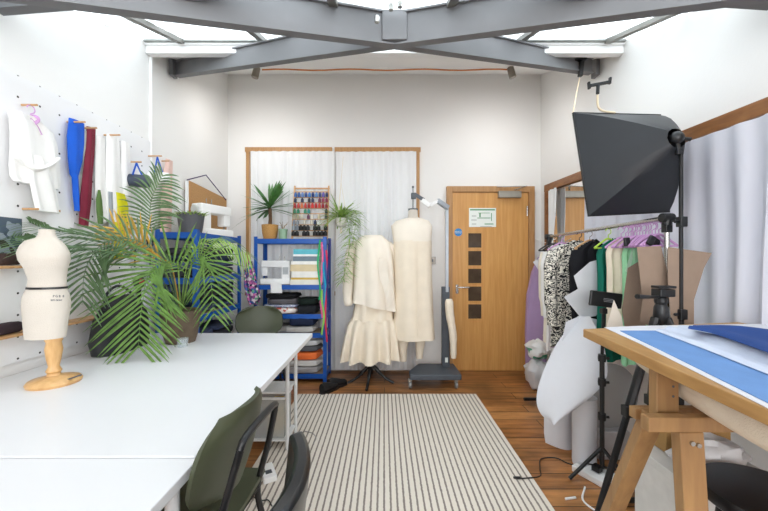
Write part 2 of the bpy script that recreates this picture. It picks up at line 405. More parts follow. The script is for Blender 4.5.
# skylight curb, glazing bars, panes
struct('trim_1', MB().span((XL+.001, 2.54, 2.807), (XR-.001, 2.60, 2.895)).span((XL+.001, 2.525, 2.862), (XR-.001, 2.54, 2.895)), m_white, bevel=0.006)
m_sky_glass = glass('dirty_rooflight_glass', (0.93, 0.96, 0.97), 0.25, 0.6)
struct('window_1', MB().prism([(XL, 0.98, zg(.98)), (XL, 2.60, zg(2.6)+.005), (XL, 2.60, zg(2.6)+.013), (XL, 0.98, zg(.98)+.008)], (XR-XL, 0, 0)), m_sky_glass)
struct('window_2', MB().span((-1.55, -1.75, 2.40), (1.55, 0.45, 2.408)), glass('rear_fill_glass', (0.42, 0.43, 0.44), 0.35))  # pane of the added rear opening, tinted to set how much fill enters
bars = thing('glazing_bars', 'grey metal glazing bars dividing the sloping rooflight', 'skylight frame', (0, 1.8, 2.6))
for X in (-1.50, -0.885, -0.27, 0.36, 1.0, 1.655):
    part('glazing_bar', MB().bar((X, 1.0, zg(1.0)-.013), (X, 2.60, zg(2.6)-.013), 0.045, 0.03), m_bar, bars)
lead = MB().bar((XL+.01, 2.52, zg(2.52)-.012), (XR-.01, 2.52, zg(2.52)-.012), 0.03, 0.012); part('flashing', lead, M('lead_flashing', '8C8E8A', rough=0.6, var=.2), bars)
struct('trim_2', MB().tube([(XL+.012, 2.585, 1.9), (XL+.012, 2.585, 2.80)], 0.011), m_white, smooth=True)

# crossing steel I-beams under the rooflight
def ibeam(a, b, ha, hb, fw=0.05, t=0.010):
    a, b = Vector(a), Vector(b); mb = MB(); d = b-a; sd = Vector((d.y, -d.x, 0)).normalized(); Z = Vector((0, 0, 1))
    def q(w_, z0a, z1a, z0b, z1b):
        vs = [a-sd*w_+Z*z0a, a+sd*w_+Z*z0a, a+sd*w_+Z*z1a, a-sd*w_+Z*z1a, b-sd*w_+Z*z0b, b+sd*w_+Z*z0b, b+sd*w_+Z*z1b, b-sd*w_+Z*z1b]
        mb.add(vs, [(0,1,2,3),(7,6,5,4),(0,4,5,1),(1,5,6,2),(2,6,7,3),(3,7,4,0)])
    q(t, t, ha-t, t, hb-t); q(fw/2, 0, t, 0, t); q(fw/2, ha-t, ha, hb-t, hb); return mb
br = thing('steel_roof_brace', 'large grey painted steel beams crossing in an X under the rooflight', 'steel beams', (0.05, 1.97, 2.5))
X0 = Vector((0.06, 1.99, 2.512))
part('beam_arm', ibeam(X0, (1.70, 2.80, 2.79), .19, .125), m_steel, br)
part('beam_arm', ibeam(X0, (-1.74, 2.86, 2.80), .19, .125), m_steel, br)
part('beam_arm', ibeam(X0, (-1.77, 1.13, 2.205), .19, .175), m_steel, br)
part('beam_arm', ibeam(X0, (1.78, 1.13, 2.205), .19, .175), m_steel, br)
part('tie_beam', ibeam((-1.77, 1.56, 2.405), (0, 1.47, 2.47), .13, .055), m_steel, br)
part('tie_beam', ibeam((1.78, 1.56, 2.43), (0, 1.47, 2.47), .11, .055), m_steel, br)
part('junction_plate', MB().box(X0+Vector((.0, -.02, .095)), (.14, .07, .17)), m_steel, br, bevel=.003)
for px, py in ((391, 7), (377, 19), (400, 4)):
    p = W(px, py, 1.84); part('bolt', MB().lathe([(0.014, -.018), (0.014, .012), (0.009, .018)], p, 6), m_chrome, br)
for sx in (-1, 1): part('end_plate', MB().box((1.75*sx+(.005 if sx > 0 else 0), 2.83, 2.86), (.03, .07, .15)), m_steel, br)

# ------------------------------------------------------------------ back windows with frames and curtains
m_bglass = glass('frosted_back_glass', (0.46, 0.48, 0.50), 0.6)
for n, (a, b, z0, z1) in ((3, W1), (4, W2)):
    fr = MB().span((a-.03, YB-.03, z1-.015), (b+.03, YB+.02, z1+.035))
    for x in (a, b): fr.span((x-.018, YB-.03, z0-.03), (x+.018, YB+.02, z1-.014))
    fr.span((a-.03, YB-.03, z0-.045), (b+.03, YB+.02, z0))
    wf = struct('window_%d' % n, fr, m_framewood)
    part('window_pane', MB().span((a, YB+.08, z0), (b, YB+.088, z1)), m_bglass, wf)
def curtain(name, p0, p1, z0, z1, folds, amp, mat, label, cat='curtain', group=None, tz=0, gather=0.25, nrm=None, rows=16, seedx=0):
    p0, p1 = Vector(p0), Vector(p1); d = p1-p0; nr = Vector(nrm) if nrm else Vector((0, -1, 0)); P = []; n = folds*7
    for i in range(rows+1):
        v = i/rows; row = []
        for j in range(n+1):
            u = j/n; ph = u*folds*2*PI+0.9*math.sin(u*9+seedx)+0.25*v*math.sin(u*14)
            am = amp*(0.45+0.55*min(1, v*4))*(0.75+0.35*math.sin(u*17+1.3+seedx))
            x = p0+d*(u+0.006*math.sin(v*5+u*20)); z = z1+(tz*u)-(z1+tz*u-z0)*v
            row.append(Vector((x.x, x.y, z))+nr*(am*math.sin(ph)+amp*0.4*math.sin(v*6+u*8)*v))
        P.append(row)
    return solo(name, MB().sheet(P, 0.0015), mat, label, cat, group, smooth=True)
curtain('curtain', (W(250, 0, 3.80).x, 3.815, 0), (W(334, 0, 3.80).x, 3.815, 0), 0.03, 2.475, 11, 0.020, m_curtain, 'white sheer curtain over the left back window, behind the yucca and thread rack', group='back window curtains')
curtain('curtain', (W(335, 0, 3.80).x, 3.835, 0), (W(416, 0, 3.80).x, 3.815, 0), 0.03, 2.475, 11, 0.020, m_curtain, 'white sheer curtain over the right back window, behind the calico dress forms', group='back window curtains', seedx=2)

# ------------------------------------------------------------------ the oak door
dx0, dx1 = W(446, 0, YB).x, W(533, 0, YB).x; dt = H+(CY-187)*YB/F
fr = MB().span((dx0, YB-.05, 0), (dx0+.065, YB, dt)).span((dx1-.065, YB-.05, 0), (dx1, YB, dt)).span((dx0+.065, YB-.05, dt-.065), (dx1-.065, YB, dt))
struct('door_frame', fr, m_framewood, bevel=.004)
lf = struct('door_1', MB().span((dx0+.068, YB-.032, 0.006), (dx1-.068, YB-.004, dt-.068)), m_doorwood, bevel=.002)
m_pane = M('dark_glazed_pane', '4E4034', rough=0.08, var=.25, scale=8)
for i in range(5):
    z1_ = H+(CY-(233.5+i*17.6))*YB/F; z0_ = z1_-14.2*YB/F; xa, xb = W(467.5, 0, YB).x, W(480.5, 0, YB).x
    pn = part('glass_panel', MB().span((xa, YB-.034, z0_), (xb, YB-.030, z1_)), m_pane, lf)
    b_ = MB()
    for (q0, q1) in (((xa-.01, z0_-.01), (xb+.01, z0_)), ((xa-.01, z1_), (xb+.01, z1_+.01)), ((xa-.01, z0_), (xa, z1_)), ((xb, z0_), (xb+.01, z1_))):
        b_.span((q0[0], YB-.038, q0[1]), (q1[0], YB-.030, q1[1]))
    part('glazing_bead', b_, m_doorwood, lf)
hp = W(457, 288, YB-.04)
hb = part('door_handle', MB().box(hp+Vector((0, 0, -.012)), (.03, .008, .1)).tube([hp+Vector((0, 0, .01)), hp+Vector((0, -.045, .01)), hp+Vector((.02, -.05, .01)), hp+Vector((.125, -.05, .01))], .009), m_chrome, lf, smooth=True)
part('lock_cylinder', MB().lathe([(.014, 0), (.012, -.012)], hp+Vector((0, -.004, -.045)), 12, 'Y'), m_chrome, lf)
cp = W(509.5, 194.5, YB-.06)
part('door_closer', MB().box(cp, (.255, .05, .075)), M('closer_grey', '9E9A90', rough=.4, metal=.4), lf, bevel=.006)
part('closer_arm', MB().bar(cp+Vector((.06, 0, .05)), W(527, 186, YB-.2), .02, .008).bar(W(527, 186, YB-.2), W(497, 187, YB-.05), .018, .008), m_chrome, lf)
part('hinge', MB().tube([W(527.2, 206, YB-.04), W(527.2, 216, YB-.04)], .008), m_chrome, lf)
part('hinge', MB().tube([W(527.2, 330, YB-.04), W(527.2, 340, YB-.04)], .008), m_chrome, lf)
sg = thing('fire_notice', 'white and green printed fire notice fixed high on the oak door', 'sign', W(482, 218, YB-.034))
m_signw = M('sign_white', 'E8EDE8', rough=.4, var=0); m_signg = M('sign_green', '3F8F5A', rough=.4, var=0)
part('sign_panel', MB().box(W(482.5, 217.5, YB-.035), (.305, .004, .215)), m_signw, sg)
part('green_print', MB().box(W(482.5, 209.8, YB-.038), (.28, .002, .014)).box(W(480, 215, YB-.038), (.015, .002, .05)).box(W(484, 218, YB-.038), (.15, .002, .008)).box(W(489, 224, YB-.038), (.1, .002, .01)).box(W(484, 213, YB-.038), (.13, .002, .005)).box(W(491.5, 217, YB-.038), (.008, .002, .09)), m_signg, sg)
part('grey_print', MB().box(W(474, 216, YB-.038), (.05, .002, .006)).box(W(474, 220, YB-.038), (.06, .002, .006)).box(W(474, 224, YB-.038), (.05, .002, .006)).box(W(486, 226.5, YB-.038), (.13, .002, .004)), M('sign_grey', '7D8480', var=0), sg)
rs = thing('blue_door_sign', 'small round blue safety sign on the upper left of the oak door', 'sign', W(458.3, 232.3, YB-.034))
part('disc', MB().lathe([(.044, 0), (.044, -.003)], W(458.3, 232.3, YB-.034), 28, 'Y'), M('sign_blue', '1E7CC0', rough=.4, var=0), rs)
def text(name, s, loc, size, mat, parent=None, rot=(PI/2, 0, 0), ext=.0006):
    c = bpy.data.curves.new(name, 'FONT'); c.body = s; c.size = size; c.extrude = ext; c.align_x = 'CENTER'; c.align_y = 'CENTER'
    c.materials.append(mat); o = bpy.data.objects.new(name, c); COL.objects.link(o); bpy.context.view_layer.update()
    me = bpy.data.meshes.new_from_object(o.evaluated_get(bpy.context.evaluated_depsgraph_get())); bpy.data.objects.remove(o)
    o = bpy.data.objects.new(name, me); COL.objects.link(o); o.parent = parent
    o.location = Vector(loc)-(woff(parent) if parent else Vector((0, 0, 0))); o.rotation_euler = rot; return o
text('lettering', 'FIRE DOOR\nKEEP SHUT', W(458.3, 232.3, YB-.0375), .0155, m_signw, rs)
sw = thing('light_switch', 'small grey metal switch plate on the wall left of the door', 'light switch', W(432.5, 260.5, YB-.01))
part('plate', MB().box(W(432.5, 260.5, YB-.006), (.075, .012, .085)), M('switch_plate', '8B8680', rough=.35, metal=.6), sw, bevel=.003)
part('rocker', MB().box(W(432.5, 260.5, YB-.014), (.016, .008, .028)), m_dgrey, sw)

# ------------------------------------------------------------------ side window, mirror, curtains
wf = struct('window_5', MB().bar((XR-.02, 3.72, 2.035), (XR-.02, 0.7, 1.955), .05, .075), m_winwood, bevel=.004)
part('sill', MB().span((XR-.07, .9, .82), (XR-.005, 2.9, .86)), m_winwood, wf)
part('post', MB().span((XR-.04, 3.66, .84), (XR-.002, 3.72, 1.998)), m_winwood, wf)
part('post', MB().span((XR-.04, 2.90, .84), (XR-.002, 2.95, 1.975)), m_winwood, wf)
part('window_pane', MB().span((XR+.06, WS[0], WS[2]), (XR+.068, WS[1], WS[3])), glass('frosted_side_glass', (0.30, 0.31, 0.34), .6), wf)
mr = thing('wall_mirror', 'tall mirror on the right wall reflecting the oak door', 'mirror', (XR-.01, 3.3, .86))
part('mirror_glass', MB().span((XR-.014, 2.96, .86), (XR-.008, 3.655, 1.975)), m_mirror, mr)
part('backing', MB().span((XR-.0075, 2.96, .86), (XR-.001, 3.655, 1.975)), m_dgrey, mr)
curtain('curtain', (XR-.075, 2.90, 0), (XR-.075, 0.85, 0), 0.55, 1.965, 15, 0.022, m_curtain2, 'long pale lilac-white curtain hanging along the right wall window', group=None, tz=-.06, nrm=(-1, 0, 0), seedx=1)
P = []
for i in range(15):
    v = i/14; row = []
    for j in range(13):
        u = j/12; wd = .17*(1-.55*math.sin(PI*min(1, v*1.15)*.5)**2); y = 3.60-wd*u
        row.append(Vector((XR-.055+.014*math.sin(u*4*PI)-.02*v, y-.05*v, 1.99-.95*v)))
    P.append(row)
solo('tied_curtain', MB().sheet(P, .0015), m_curtain, 'narrow white curtain tied back beside the mirror near the corner', 'curtain', smooth=True)
cp_ = catmull([W(533.5, 238, YB-.01), W(541, 241.5, YB-.05), (1.70, 3.55, H+.16), (1.70, 3.38, H+.19)], 6)
solo('tieback_cord', MB().tube(cp_, .004, 6), m_whitefab, 'thin pale cord tying back the narrow curtain by the door', 'cord', smooth=True)

# ------------------------------------------------------------------ track spots
pipe = [(W(262, 0, 3.27).x+i*.12, 3.27, 3.085+.006*math.sin(i*1.1)) for i in range(21)]
solo('copper_cable_conduit', MB().tube(pipe, .007, 8), M('copper', 'C87A3A', rough=.35, metal=.5), 'thin copper-coloured cable running along the ceiling above the back wall', 'conduit', smooth=True)
def spot(px, lab, tilt):
    p = W(px, 64, 3.27); t = thing('ceiling_spotlight', lab, 'spotlight', p, group='ceiling spotlights')
    part('mount', MB().lathe([(.022, 0), (.022, -.02)], p+Vector((0, 0, .005)), 14), m_chrome, t)
    part('bracket', MB().tube([p+Vector((0, 0, -.01)), p+Vector((0, 0, -.045))], .006), m_chrome, t)
    part('lamp_head', MB().lathe([(.02, .055), (.032, .045), (.033, -.05), (.028, -.055)], p+Vector((tilt*.015, -.01, -.085)), 16, rot=Matrix.Rotation(-.25*tilt, 3, 'Y')), M('spot_bronze', '8A8378', rough=.3, metal=.7), t, smooth=True)
spot(258, 'small metal ceiling spotlight near the left end of the back wall', -1)
spot(509.5, 'small metal ceiling spotlight above and left of the door', 1)
p = W(383, 66, 3.3); solo('ceiling_rose', MB().lathe([(.045, .0), (.045, .012), (.03, .03)], p+Vector((0, 0, -.015)), 18), m_white, 'small white round fitting on the ceiling between the two spotlights', 'ceiling fitting', smooth=True)

# ------------------------------------------------------------------ rug
rug = part('striped_rug', MB().span((-0.83, 0.2, 0.0), (0.83, 3.185, 0.012)), rug_mat(), bevel=.003)
rug.location.x = 0.03
tag(rug, 'large cream rug with thin dark stripes in the middle of the floor', 'rug')

# ------------------------------------------------------------------ white work tables on the left
TX = -0.524
def worktable(lab, y0, y1, x1, legs, zt=.73):
    t = thing('work_table', lab, 'table', ((XL+x1)/2, (y0+y1)/2, 0), group='white work tables')
    part('tabletop', MB().span((XL+.03, y0, zt-.03), (x1, y1, zt)), m_table, t, bevel=.003)
    for (x, y) in legs:
        part('leg', MB().tube([(x, y, 0), (x, y, zt-.03)], .017, 12), m_wmetal, t, smooth=True)
    part('apron', MB().span((XL+.10, y0+.06, zt-.07), (x1-.06, y0+.09, zt-.03)).span((XL+.10, y1-.09, zt-.07), (x1-.06, y1-.06, zt-.03)), m_wmetal, t)
    return t
worktable('white laminate work table reaching to the blue shelves, palm standing on it', .945, 2.50, TX, [(XL+.12, 2.42), (XL+.12, 1.05)])
worktable('white laminate work table nearest the viewer along the left wall', -.35, .94, TX+.012, [(-.50-.04, .87), (XL+.12, .87), (-.55, -.25), (XL+.12, -.25)], .728)
rk = thing('metal_rack', 'white tubular rack with two shelves standing under the table edge', 'rack', (-.88, 2.38, 0))
for x in (-.64, -1.12):
    for y in (2.26, 2.47): part('leg', MB().tube([(x, y, 0), (x, y, .695)], .0125, 10), m_wmetal, rk, smooth=True)
for z in (.075, .39): part('shelf', MB().span((-1.12, 2.26, z-.012), (-.64, 2.47, z)), m_wmetal, rk, bevel=.003)
bx = thing('plastic_box', 'clear plastic box of yellow and grey scraps on the lower rack shelf', 'box', (-.86, 2.365, .076))
m_clear = sheer('clear_plastic', 'D9DDDD', .3, .55)
b_ = MB()
for a, c in (((-1.05, 2.28, .076), (-.67, 2.285, .34)), ((-1.05, 2.45, .076), (-.67, 2.455, .34)), ((-1.05, 2.285, .076), (-1.045, 2.45, .34)), ((-.675, 2.285, .076), (-.67, 2.45, .34)), ((-1.05, 2.28, .076), (-.67, 2.455, .08))): b_.span(a, c)
part('tub', b_, m_clear, bx)
part('rim', MB().span((-1.06, 2.272, .335), (-.66, 2.282, .35)).span((-1.06, 2.453, .335), (-.66, 2.463, .35)).span((-.668, 2.282, .335), (-.66, 2.453, .35)), m_wmetal, bx)
def folded(c, d, seed=0, n=18, m=10, amp=.08):
    """a soft folded bundle: rounded cross-section along x with irregular swelling"""
    c = Vector(c); rings = []
    for i in range(m+1):
        u = i/m*2-1; k = (1-abs(u)**6)**.5*.9+.1 if abs(u) < 1 else .1; ring = []
        for j in range(n):
            a = 2*PI*j/n; cs, sn = math.cos(a), math.sin(a)
            e = .33; y = math.copysign(abs(cs)**e, cs); z = math.copysign(abs(sn)**e, sn)
            q = 1+amp*noise.noise(Vector((u*2.3+seed*3.1, cs*1.7, sn*1.7+seed)))*2
            ring.append(c+Vector((u*d[0]/2*(1+amp*.5*noise.noise(Vector((seed, y, z)))), y*d[1]/2*k*q, d[2]/2+z*d[2]/2*k*min(1.0, q))))
        rings.append(ring)
    return MB().loft(rings)
solo('fabric_scrap', folded((-.74, 2.365, .083), (.12, .14, .22), 3, amp=.15), fabric('yellow_scrap', 'D9BE6A'), 'yellow cloth scrap inside the clear plastic box', 'fabric', smooth=True)
solo('fabric_scrap', folded((-.92, 2.365, .083), (.2, .14, .2), 5, amp=.15), fabric('grey_scrap', 'B9B6B4'), 'pale grey cloth scrap inside the clear plastic box', 'fabric', smooth=True)

# ------------------------------------------------------------------ chairs
def tubechair(lab, loc, rz, sc=1):
    """seat faces +x (local), back at -x"""
    t = thing('olive_chair', lab, 'chair', loc, rz, 'olive green chairs')
    P = []
    for i in range(9):
        u = i/8*2-1; row = []
        for j in range(9):
            v = j/8*2-1; k = (1-.12*v*v)
            row.append(Vector((-.02+.21*u, .215*v*(1-.1*u*u), .46+.012*u*u*(1 if u < 0 else -1)+.012*v*v)))
        P.append(row)
    part('seat', MB().sheet(P, .014), m_olive, t, world=False, smooth=True)
    P = []
    for i in range(11):
        v = i/10*2-1; row = []
        ww = .205*(1-abs(v)**3.2*.42)
        for j in range(13):
            u = j/12*2-1
            row.append(Vector((-.215-.055*(v+1)/2+.045*u*u, ww*u, .695+.135*v*(1-.10*u*u))))
        P.append(row)
    part('backrest', MB().sheet(P, .014), m_olive, t, world=False, smooth=True)
    for s in (-1, 1):
        part('leg', MB().tube([(.20, .235*s, 0), (.155, .175*s, .447)], .011), m_black, t, world=False, smooth=True)
        part('leg', MB().tube(catmull([(-.285, .20*s, 0), (-.235, .175*s, .30), (-.215, .165*s, .44), (-.258, .150*s, .60), (-.292, .13*s, .74)], 5), .011), m_black, t, world=False, smooth=True)
    part('back_loop', MB().tube(catmull([(-.292, -.13, .74), (-.298, -.11, .765), (-.300, 0, .772), (-.298, .11, .765), (-.292, .13, .74)], 5), .011), m_black, t, world=False, smooth=True)
    part('seat_frame', MB().tube([(.155, .175, .442), (-.215, .165, .44), (-.215, -.165, .44), (.155, -.175, .442), (.155, .175, .442)], .010), m_black, t, world=False, smooth=True)
    return t
tubechair('olive green chair tucked under the near right edge of the white table', (-.68, 1.08, .012), PI-.05)
tubechair('olive green chair beyond the far end of the white table by the blue shelves', (-1.08, 2.96, .0), -PI/2+.35)
bc = thing('black_chair', 'black padded chair backrest in the foreground beside the olive chair', 'chair', (-.425, .66, .012), PI+.125)
P = []
for i in range(13):
    v = i/12*2-1; row = []
    for j in range(11):
        u = j/10*2-1; ww = .205*(1-abs(v)**3*.35); row.append(Vector((-.20-.06*(v+1)/2+.03*u*u, ww*u,   .60+.25*v)))
    P.append(row)
part('backrest', MB().sheet(P, .036), m_vinyl, bc, world=False, smooth=True, bevel=.01)
part('seat', folded((0, 0, .42), (.42, .42, .06), 2, amp=.01), m_vinyl, bc, world=False, smooth=True)
for s in (-1, 1):
    part('leg', MB().tube([(.2, .21*s, 0), (.16, .18*s, .43)], .011), m_blackmetal, bc, world=False, smooth=True)
    part('leg', MB().tube([(-.26, .19*s, 0), (-.19, .17*s, .44), (-.23, .15*s, .62)], .011), m_blackmetal, bc, world=False, smooth=True)

# ------------------------------------------------------------------ blue shelving units
def shelving(lab, x0, x1, y0, y1, levels, top=1.50):
    t = thing('blue_shelving', lab, 'shelves', ((x0+x1)/2, (y0+y1)/2, 0), group='blue steel shelving units')
    for x, sx in ((x0, 1), (x1, -1)):
        for y, sy in ((y0, 1), (y1, -1)):
            part('post', MB().span((x, y, 0), (x+sx*.036, y+sy*.003, top)).span((x, y+sy*.003, 0), (x+sx*.003, y+sy*.036, top)), m_blue, t)
    for z in levels:
        o = .004
        b = MB().span((x0+o, y0+.0035, z-.045), (x1-o, y0+.013, z+.003)).span((x0+o, y1-.013, z-.045), (x1-o, y1-.0035, z+.003))
        b.span((x0+.0035, y0+.013, z-.045), (x0+.012, y1-.013, z+.003)).span((x1-.012, y0+.013, z-.045), (x1-.0035, y1-.013, z+.003))
        s = part('shelf', MB().span((x0+.012, y0+.013, z-.012), (x1-.012, y1-.013, z)), m_board, t)
        part('shelf_beam', b, m_blue, s)
    return t
BX0, BX1, BY0, BY1 = -1.335, -.590, 3.50, 3.80
BL = [.085, .505, .70, 1.00, 1.475]
shelving('blue steel shelving unit against the back wall holding books and fabrics', BX0, BX1, BY0, BY1, BL)
LX0, LX1, LY0, LY1 = -1.745, -1.425, 2.60, 3.40
LL = [.085, .50, .83, 1.125, 1.475]
shelving('blue steel shelving unit along the left wall behind the palm', LX0, LX1, LY0, LY1, LL)

# --- on top of the back unit
yb = 3.64; zt = 1.478
yp = thing('potted_yucca', 'spiky yucca in a woven basket on top of the back shelving', 'plant', (W(270, 0, yb).x, yb, zt))
c = yp.location
part('basket_pot', MB().lathe([(.062, 0), (.072, .03), (.078, .06), (.083, .10), (.086, .155), (.078, .157), (.074, .14)], c, 24), patterned('woven_basket', [(0, 'B98A4E'), (.45, 'D0A468'), (.75, 'A87B42')], 7, 'wave', (2, 2, 22)), yp, smooth=True)
part('soil', MB().lathe([(.074, .13), (.074, .140)], c, 20), m_soil, yp)
part('trunk', MB().tube([c+Vector((0, 0, .13)), c+Vector((.004, 0, .22)), c+Vector((.0, 0, .33))], [.021, .018, .019], 10), m_trunk, yp, smooth=True)
lv = MB(); top = c+Vector((0, 0, .32))
for i in range(46):
    a = i*2.4; el = -.2+1.45*(((i*7) % 46)/46)**1.3; d = Vector((math.cos(a)*math.cos(el), math.sin(a)*math.cos(el)*.6, math.sin(el)))
    lv.leaf(top+Vector((0, 0, .04*((i*7) % 46)/46)), d, Vector((0, 0, 1)) if el < .9 else Vector((0, -1, 0)), random.uniform(.27, .42), .034, random.uniform(.05, .30)*(1.2-el*.6), 6)
part('leaves', lv, m_yucca, yp, smooth=True)
gp = thing('green_pot', 'small sage green pot with a dried sprig beside the yucca', 'plant pot', (W(283, 0, 3.60).x, 3.60, zt))
c = gp.location; part('pot', MB().lathe([(.040, 0), (.045, .08), (.050, .105), (.045, .105), (.042, .09)], c, 20), M('sage_glaze', '8FAF94', rough=.4), gp, smooth=True)
b_ = MB()
for i in range(9): a = i*2.4; b_.tube(catmull([c+Vector((0, 0, .08)), c+Vector((.02*math.cos(a), .02*math.sin(a), .14)), c+Vector((.055*math.cos(a), .04*math.sin(a), .165+.02*math.sin(i)))], 3), .0018, 5)
part('dried_sprig', b_, M('dried_stem', '9A8260'), gp)
# thread rack
tr = thing('thread_rack', 'wooden peg rack crowded with thread spools on the back shelving', 'rack', (W(309, 0, 3.68).x, 3.68, zt))
ra, rb = W(292, 0, 3.66).x, W(327, 0, 3.66).x
def ryz(k): return (3.64+.022*(8-k)*.6+.03, zt+.03+.062*(8-k))   # row k = 0 topmost
for x in (ra, rb): part('side_rail', MB().bar((x, 3.60+.06, zt), (x, 3.78, zt+.60), .014, .02, (0, 1, 0)), m_peg, tr)
for k in range(9):
    z = zt+.045+.062*(8-k); y = 3.668+(z-zt)*.21
    part('rail', MB().span((ra, y-.008, z-.012), (rb, y+.004, z-.002)), m_peg, tr)
part('rail', MB().span((ra-.01, 3.772, zt+.565), (rb+.01, 3.79, zt+.58)), m_peg, tr)
spool_rows = {1: ['3E6FB5', '2C5AA0', '6C8FC4', '2F4F8F', '3B7AC0', '24407C', '5E8FC9', '27407A', '6A5FB0', '1F2F5C'],
              2: ['1E2C4C', None, '22324F', None, '2A2A3A', '23355E', None, '7A3050', 'A03058', '8A2848'],
              3: ['B0222C', 'C23A3A', 'E07848', 'C83830', 'A82028', 'D8322E', 'B92530', 'CF4030', '9C1F2A', '8F1C28'],
              4: ['2E7A58', '2B8060', None, '3A9070', '3C8F8A', None, None, None, None, '28304A'],
              5: ['D8CFB8', 'C9BCA0', 'E0D8C8', None, '5E2F4A', 'E6E0D4', None, 'D0C4A8', None, '2C2C48'],
              6: ['88909C', '98A0A8', None, 'C8C0B4', None, 'D8D0C0', '243058', 'F0F0F0', 'E8E4DC', None],
              7: ['9098A0', '808890', '141416', '121214', '18181C', None, '161618', '141416', None, '1A1A1C'],
              8: ['16161A', '1C1C20', None, '141418', '202024', None, '18181C', '101014', '17171A', '1B1B20']}
CN = {1: 'blue', 2: 'dark', 3: 'red', 4: 'green', 5: 'pale', 6: 'light', 7: 'black', 8: 'black'}
RN = {1: 'top', 2: 'second', 3: 'third', 4: 'fourth', 5: 'fifth', 6: 'sixth', 7: 'seventh', 8: 'bottom'}
for k, cols in spool_rows.items():
    z = zt+.045+.062*(8-k); y = 3.668+(z-zt)*.21; q = 0
    for i, cc in enumerate(cols):
        if not cc: continue
        q += 1; x = ra+.016+(rb-ra-.032)*i/9; hgt = .056 if k > 6 else .050; r = .022 if k > 6 else .0165
        t = solo('thread_spool', MB().lathe([(r*.95, 0), (r*.95, .004), (r, .006), (r*.9, hgt*.75), (r*.5, hgt*.8), (r*.5, hgt)], (x, y-.022, z-.006), 10),
                 M('thread_'+cc, cc, rough=.5), '%s thread spool in the %s row of the rack, %s from the left' % (CN[k], RN[k], ORD[q-1]), 'thread spool', 'spools on the thread rack', smooth=True)
    
# --- sewing machines
def machine(lab, x, y, z, rz, sc=1.0, name='sewing_machine'):
    t = thing(name, lab, 'sewing machine', (x, y, z), rz, 'sewing machines')
    m = m_white; s = sc
    def b(nm, c, d, mat=m, bev=.012, par=t): return part(nm, MB().box([v*s for v in c], [v*s for v in d]), mat, par, world=False, bevel=bev*s)
    b('base', (0, 0, .035), (.38, .16, .07)); b('column', (.13, 0, .15), (.11, .14, .18)); ar = b('arm', (0, 0, .255), (.36, .13, .085))
    b('needle_head', (-.14, 0, .17), (.075, .10, .13)); b('presser_foot', (-.14, 0, .09), (.012, .015, .04), m_chrome, .001)
    part('handwheel', MB().lathe([(.038*s, 0), (.042*s, .01*s), (.038*s, .024*s)], (.185*s, 0, .24*s), 20, 'X'), M('machine_grey', 'C8C8C6', rough=.4), t, world=False, smooth=True)
    for i in range(2): part('spool_pin', MB().tube([((.03+.06*i)*s, .02*s, .29*s), ((.03+.06*i)*s, .02*s, .35*s)], .004*s), m_chrome, t, world=False)
    b('control_panel', (.13, -.0715, .17), (.07, .003, .09), M('panel_grey', 'B5B9BC', rough=.4), .001)
    return t
machine('white sewing machine on top of the left shelving, right of the grey planter', -1.575, 3.13, 1.478, -PI/2-.35, .95)
ov = machine('white sewing machine on the upper shelf of the back unit, left of the books', W(276.5, 0, 3.62).x, 3.63, 1.003, .0, .84)
P = [[W(270.5+11*u+1.0*v, 281+12*v, 3.49)+Vector((0, -.006-.004*math.sin(u*7+v*2), 0)) for u in [j/6 for j in range(7)]] for v in [i/8 for i in range(9)]]
P = [[Vector((p.x, 3.60, 1.009)) for p in P[0]]]+[[Vector((p.x, 3.49, 1.009)) for p in P[0]]]+P[1:]
solo('white_cloth_sample', MB().sheet(P, .003), m_whitefab, 'white cloth hanging off the upper shelf below the sewing machine', 'cloth', smooth=True)
# --- books
bk = [('E9E4D8', .030, 'thick cream'), ('D9B64C', .012, 'yellow and red'), ('EDEBE6', .036, 'white'), ('D9C7A0', .040, 'thick tan'), ('F0EFEA', .020, 'slim white'), ('6E7F8C', .028, 'grey blue'), ('EDF0F0', .012, 'thin white'), ('58B4C4', .030, 'turquoise')]
z = 1.0035
for i, (cc, th, nm) in enumerate(bk):
    wv = .30-.012*(i % 3)-.02*(i > 5); cx = W(306.5+(1.5 if i > 4 else 0), 0, 3.6).x; th2 = th*1.75; yy = 3.52+.005*(i % 2)
    t = thing('book', '%s book lying in the stack on the back unit, %s from the bottom' % (nm, ORD[i]), 'book', (cx, yy+.09, z), group='books stacked on the back unit')
    part('pages', MB().span((cx-wv/2*.97, yy+.004, z+.003), (cx+wv/2*.97, yy+.19, z+th2-.003)), M('book_pages', 'E8E2D2', rough=.9), t)
    part('cover', MB().span((cx-wv/2, yy, z), (cx+wv/2, yy+.2, z+.003)).span((cx-wv/2, yy, z+th2-.003), (cx+wv/2, yy+.2, z+th2)).span((cx-wv/2, yy, z+.003), (cx+wv/2, yy+.003, z+th2-.003)), M('cover_'+cc, cc, rough=.5), t)
    z += th2+.0006
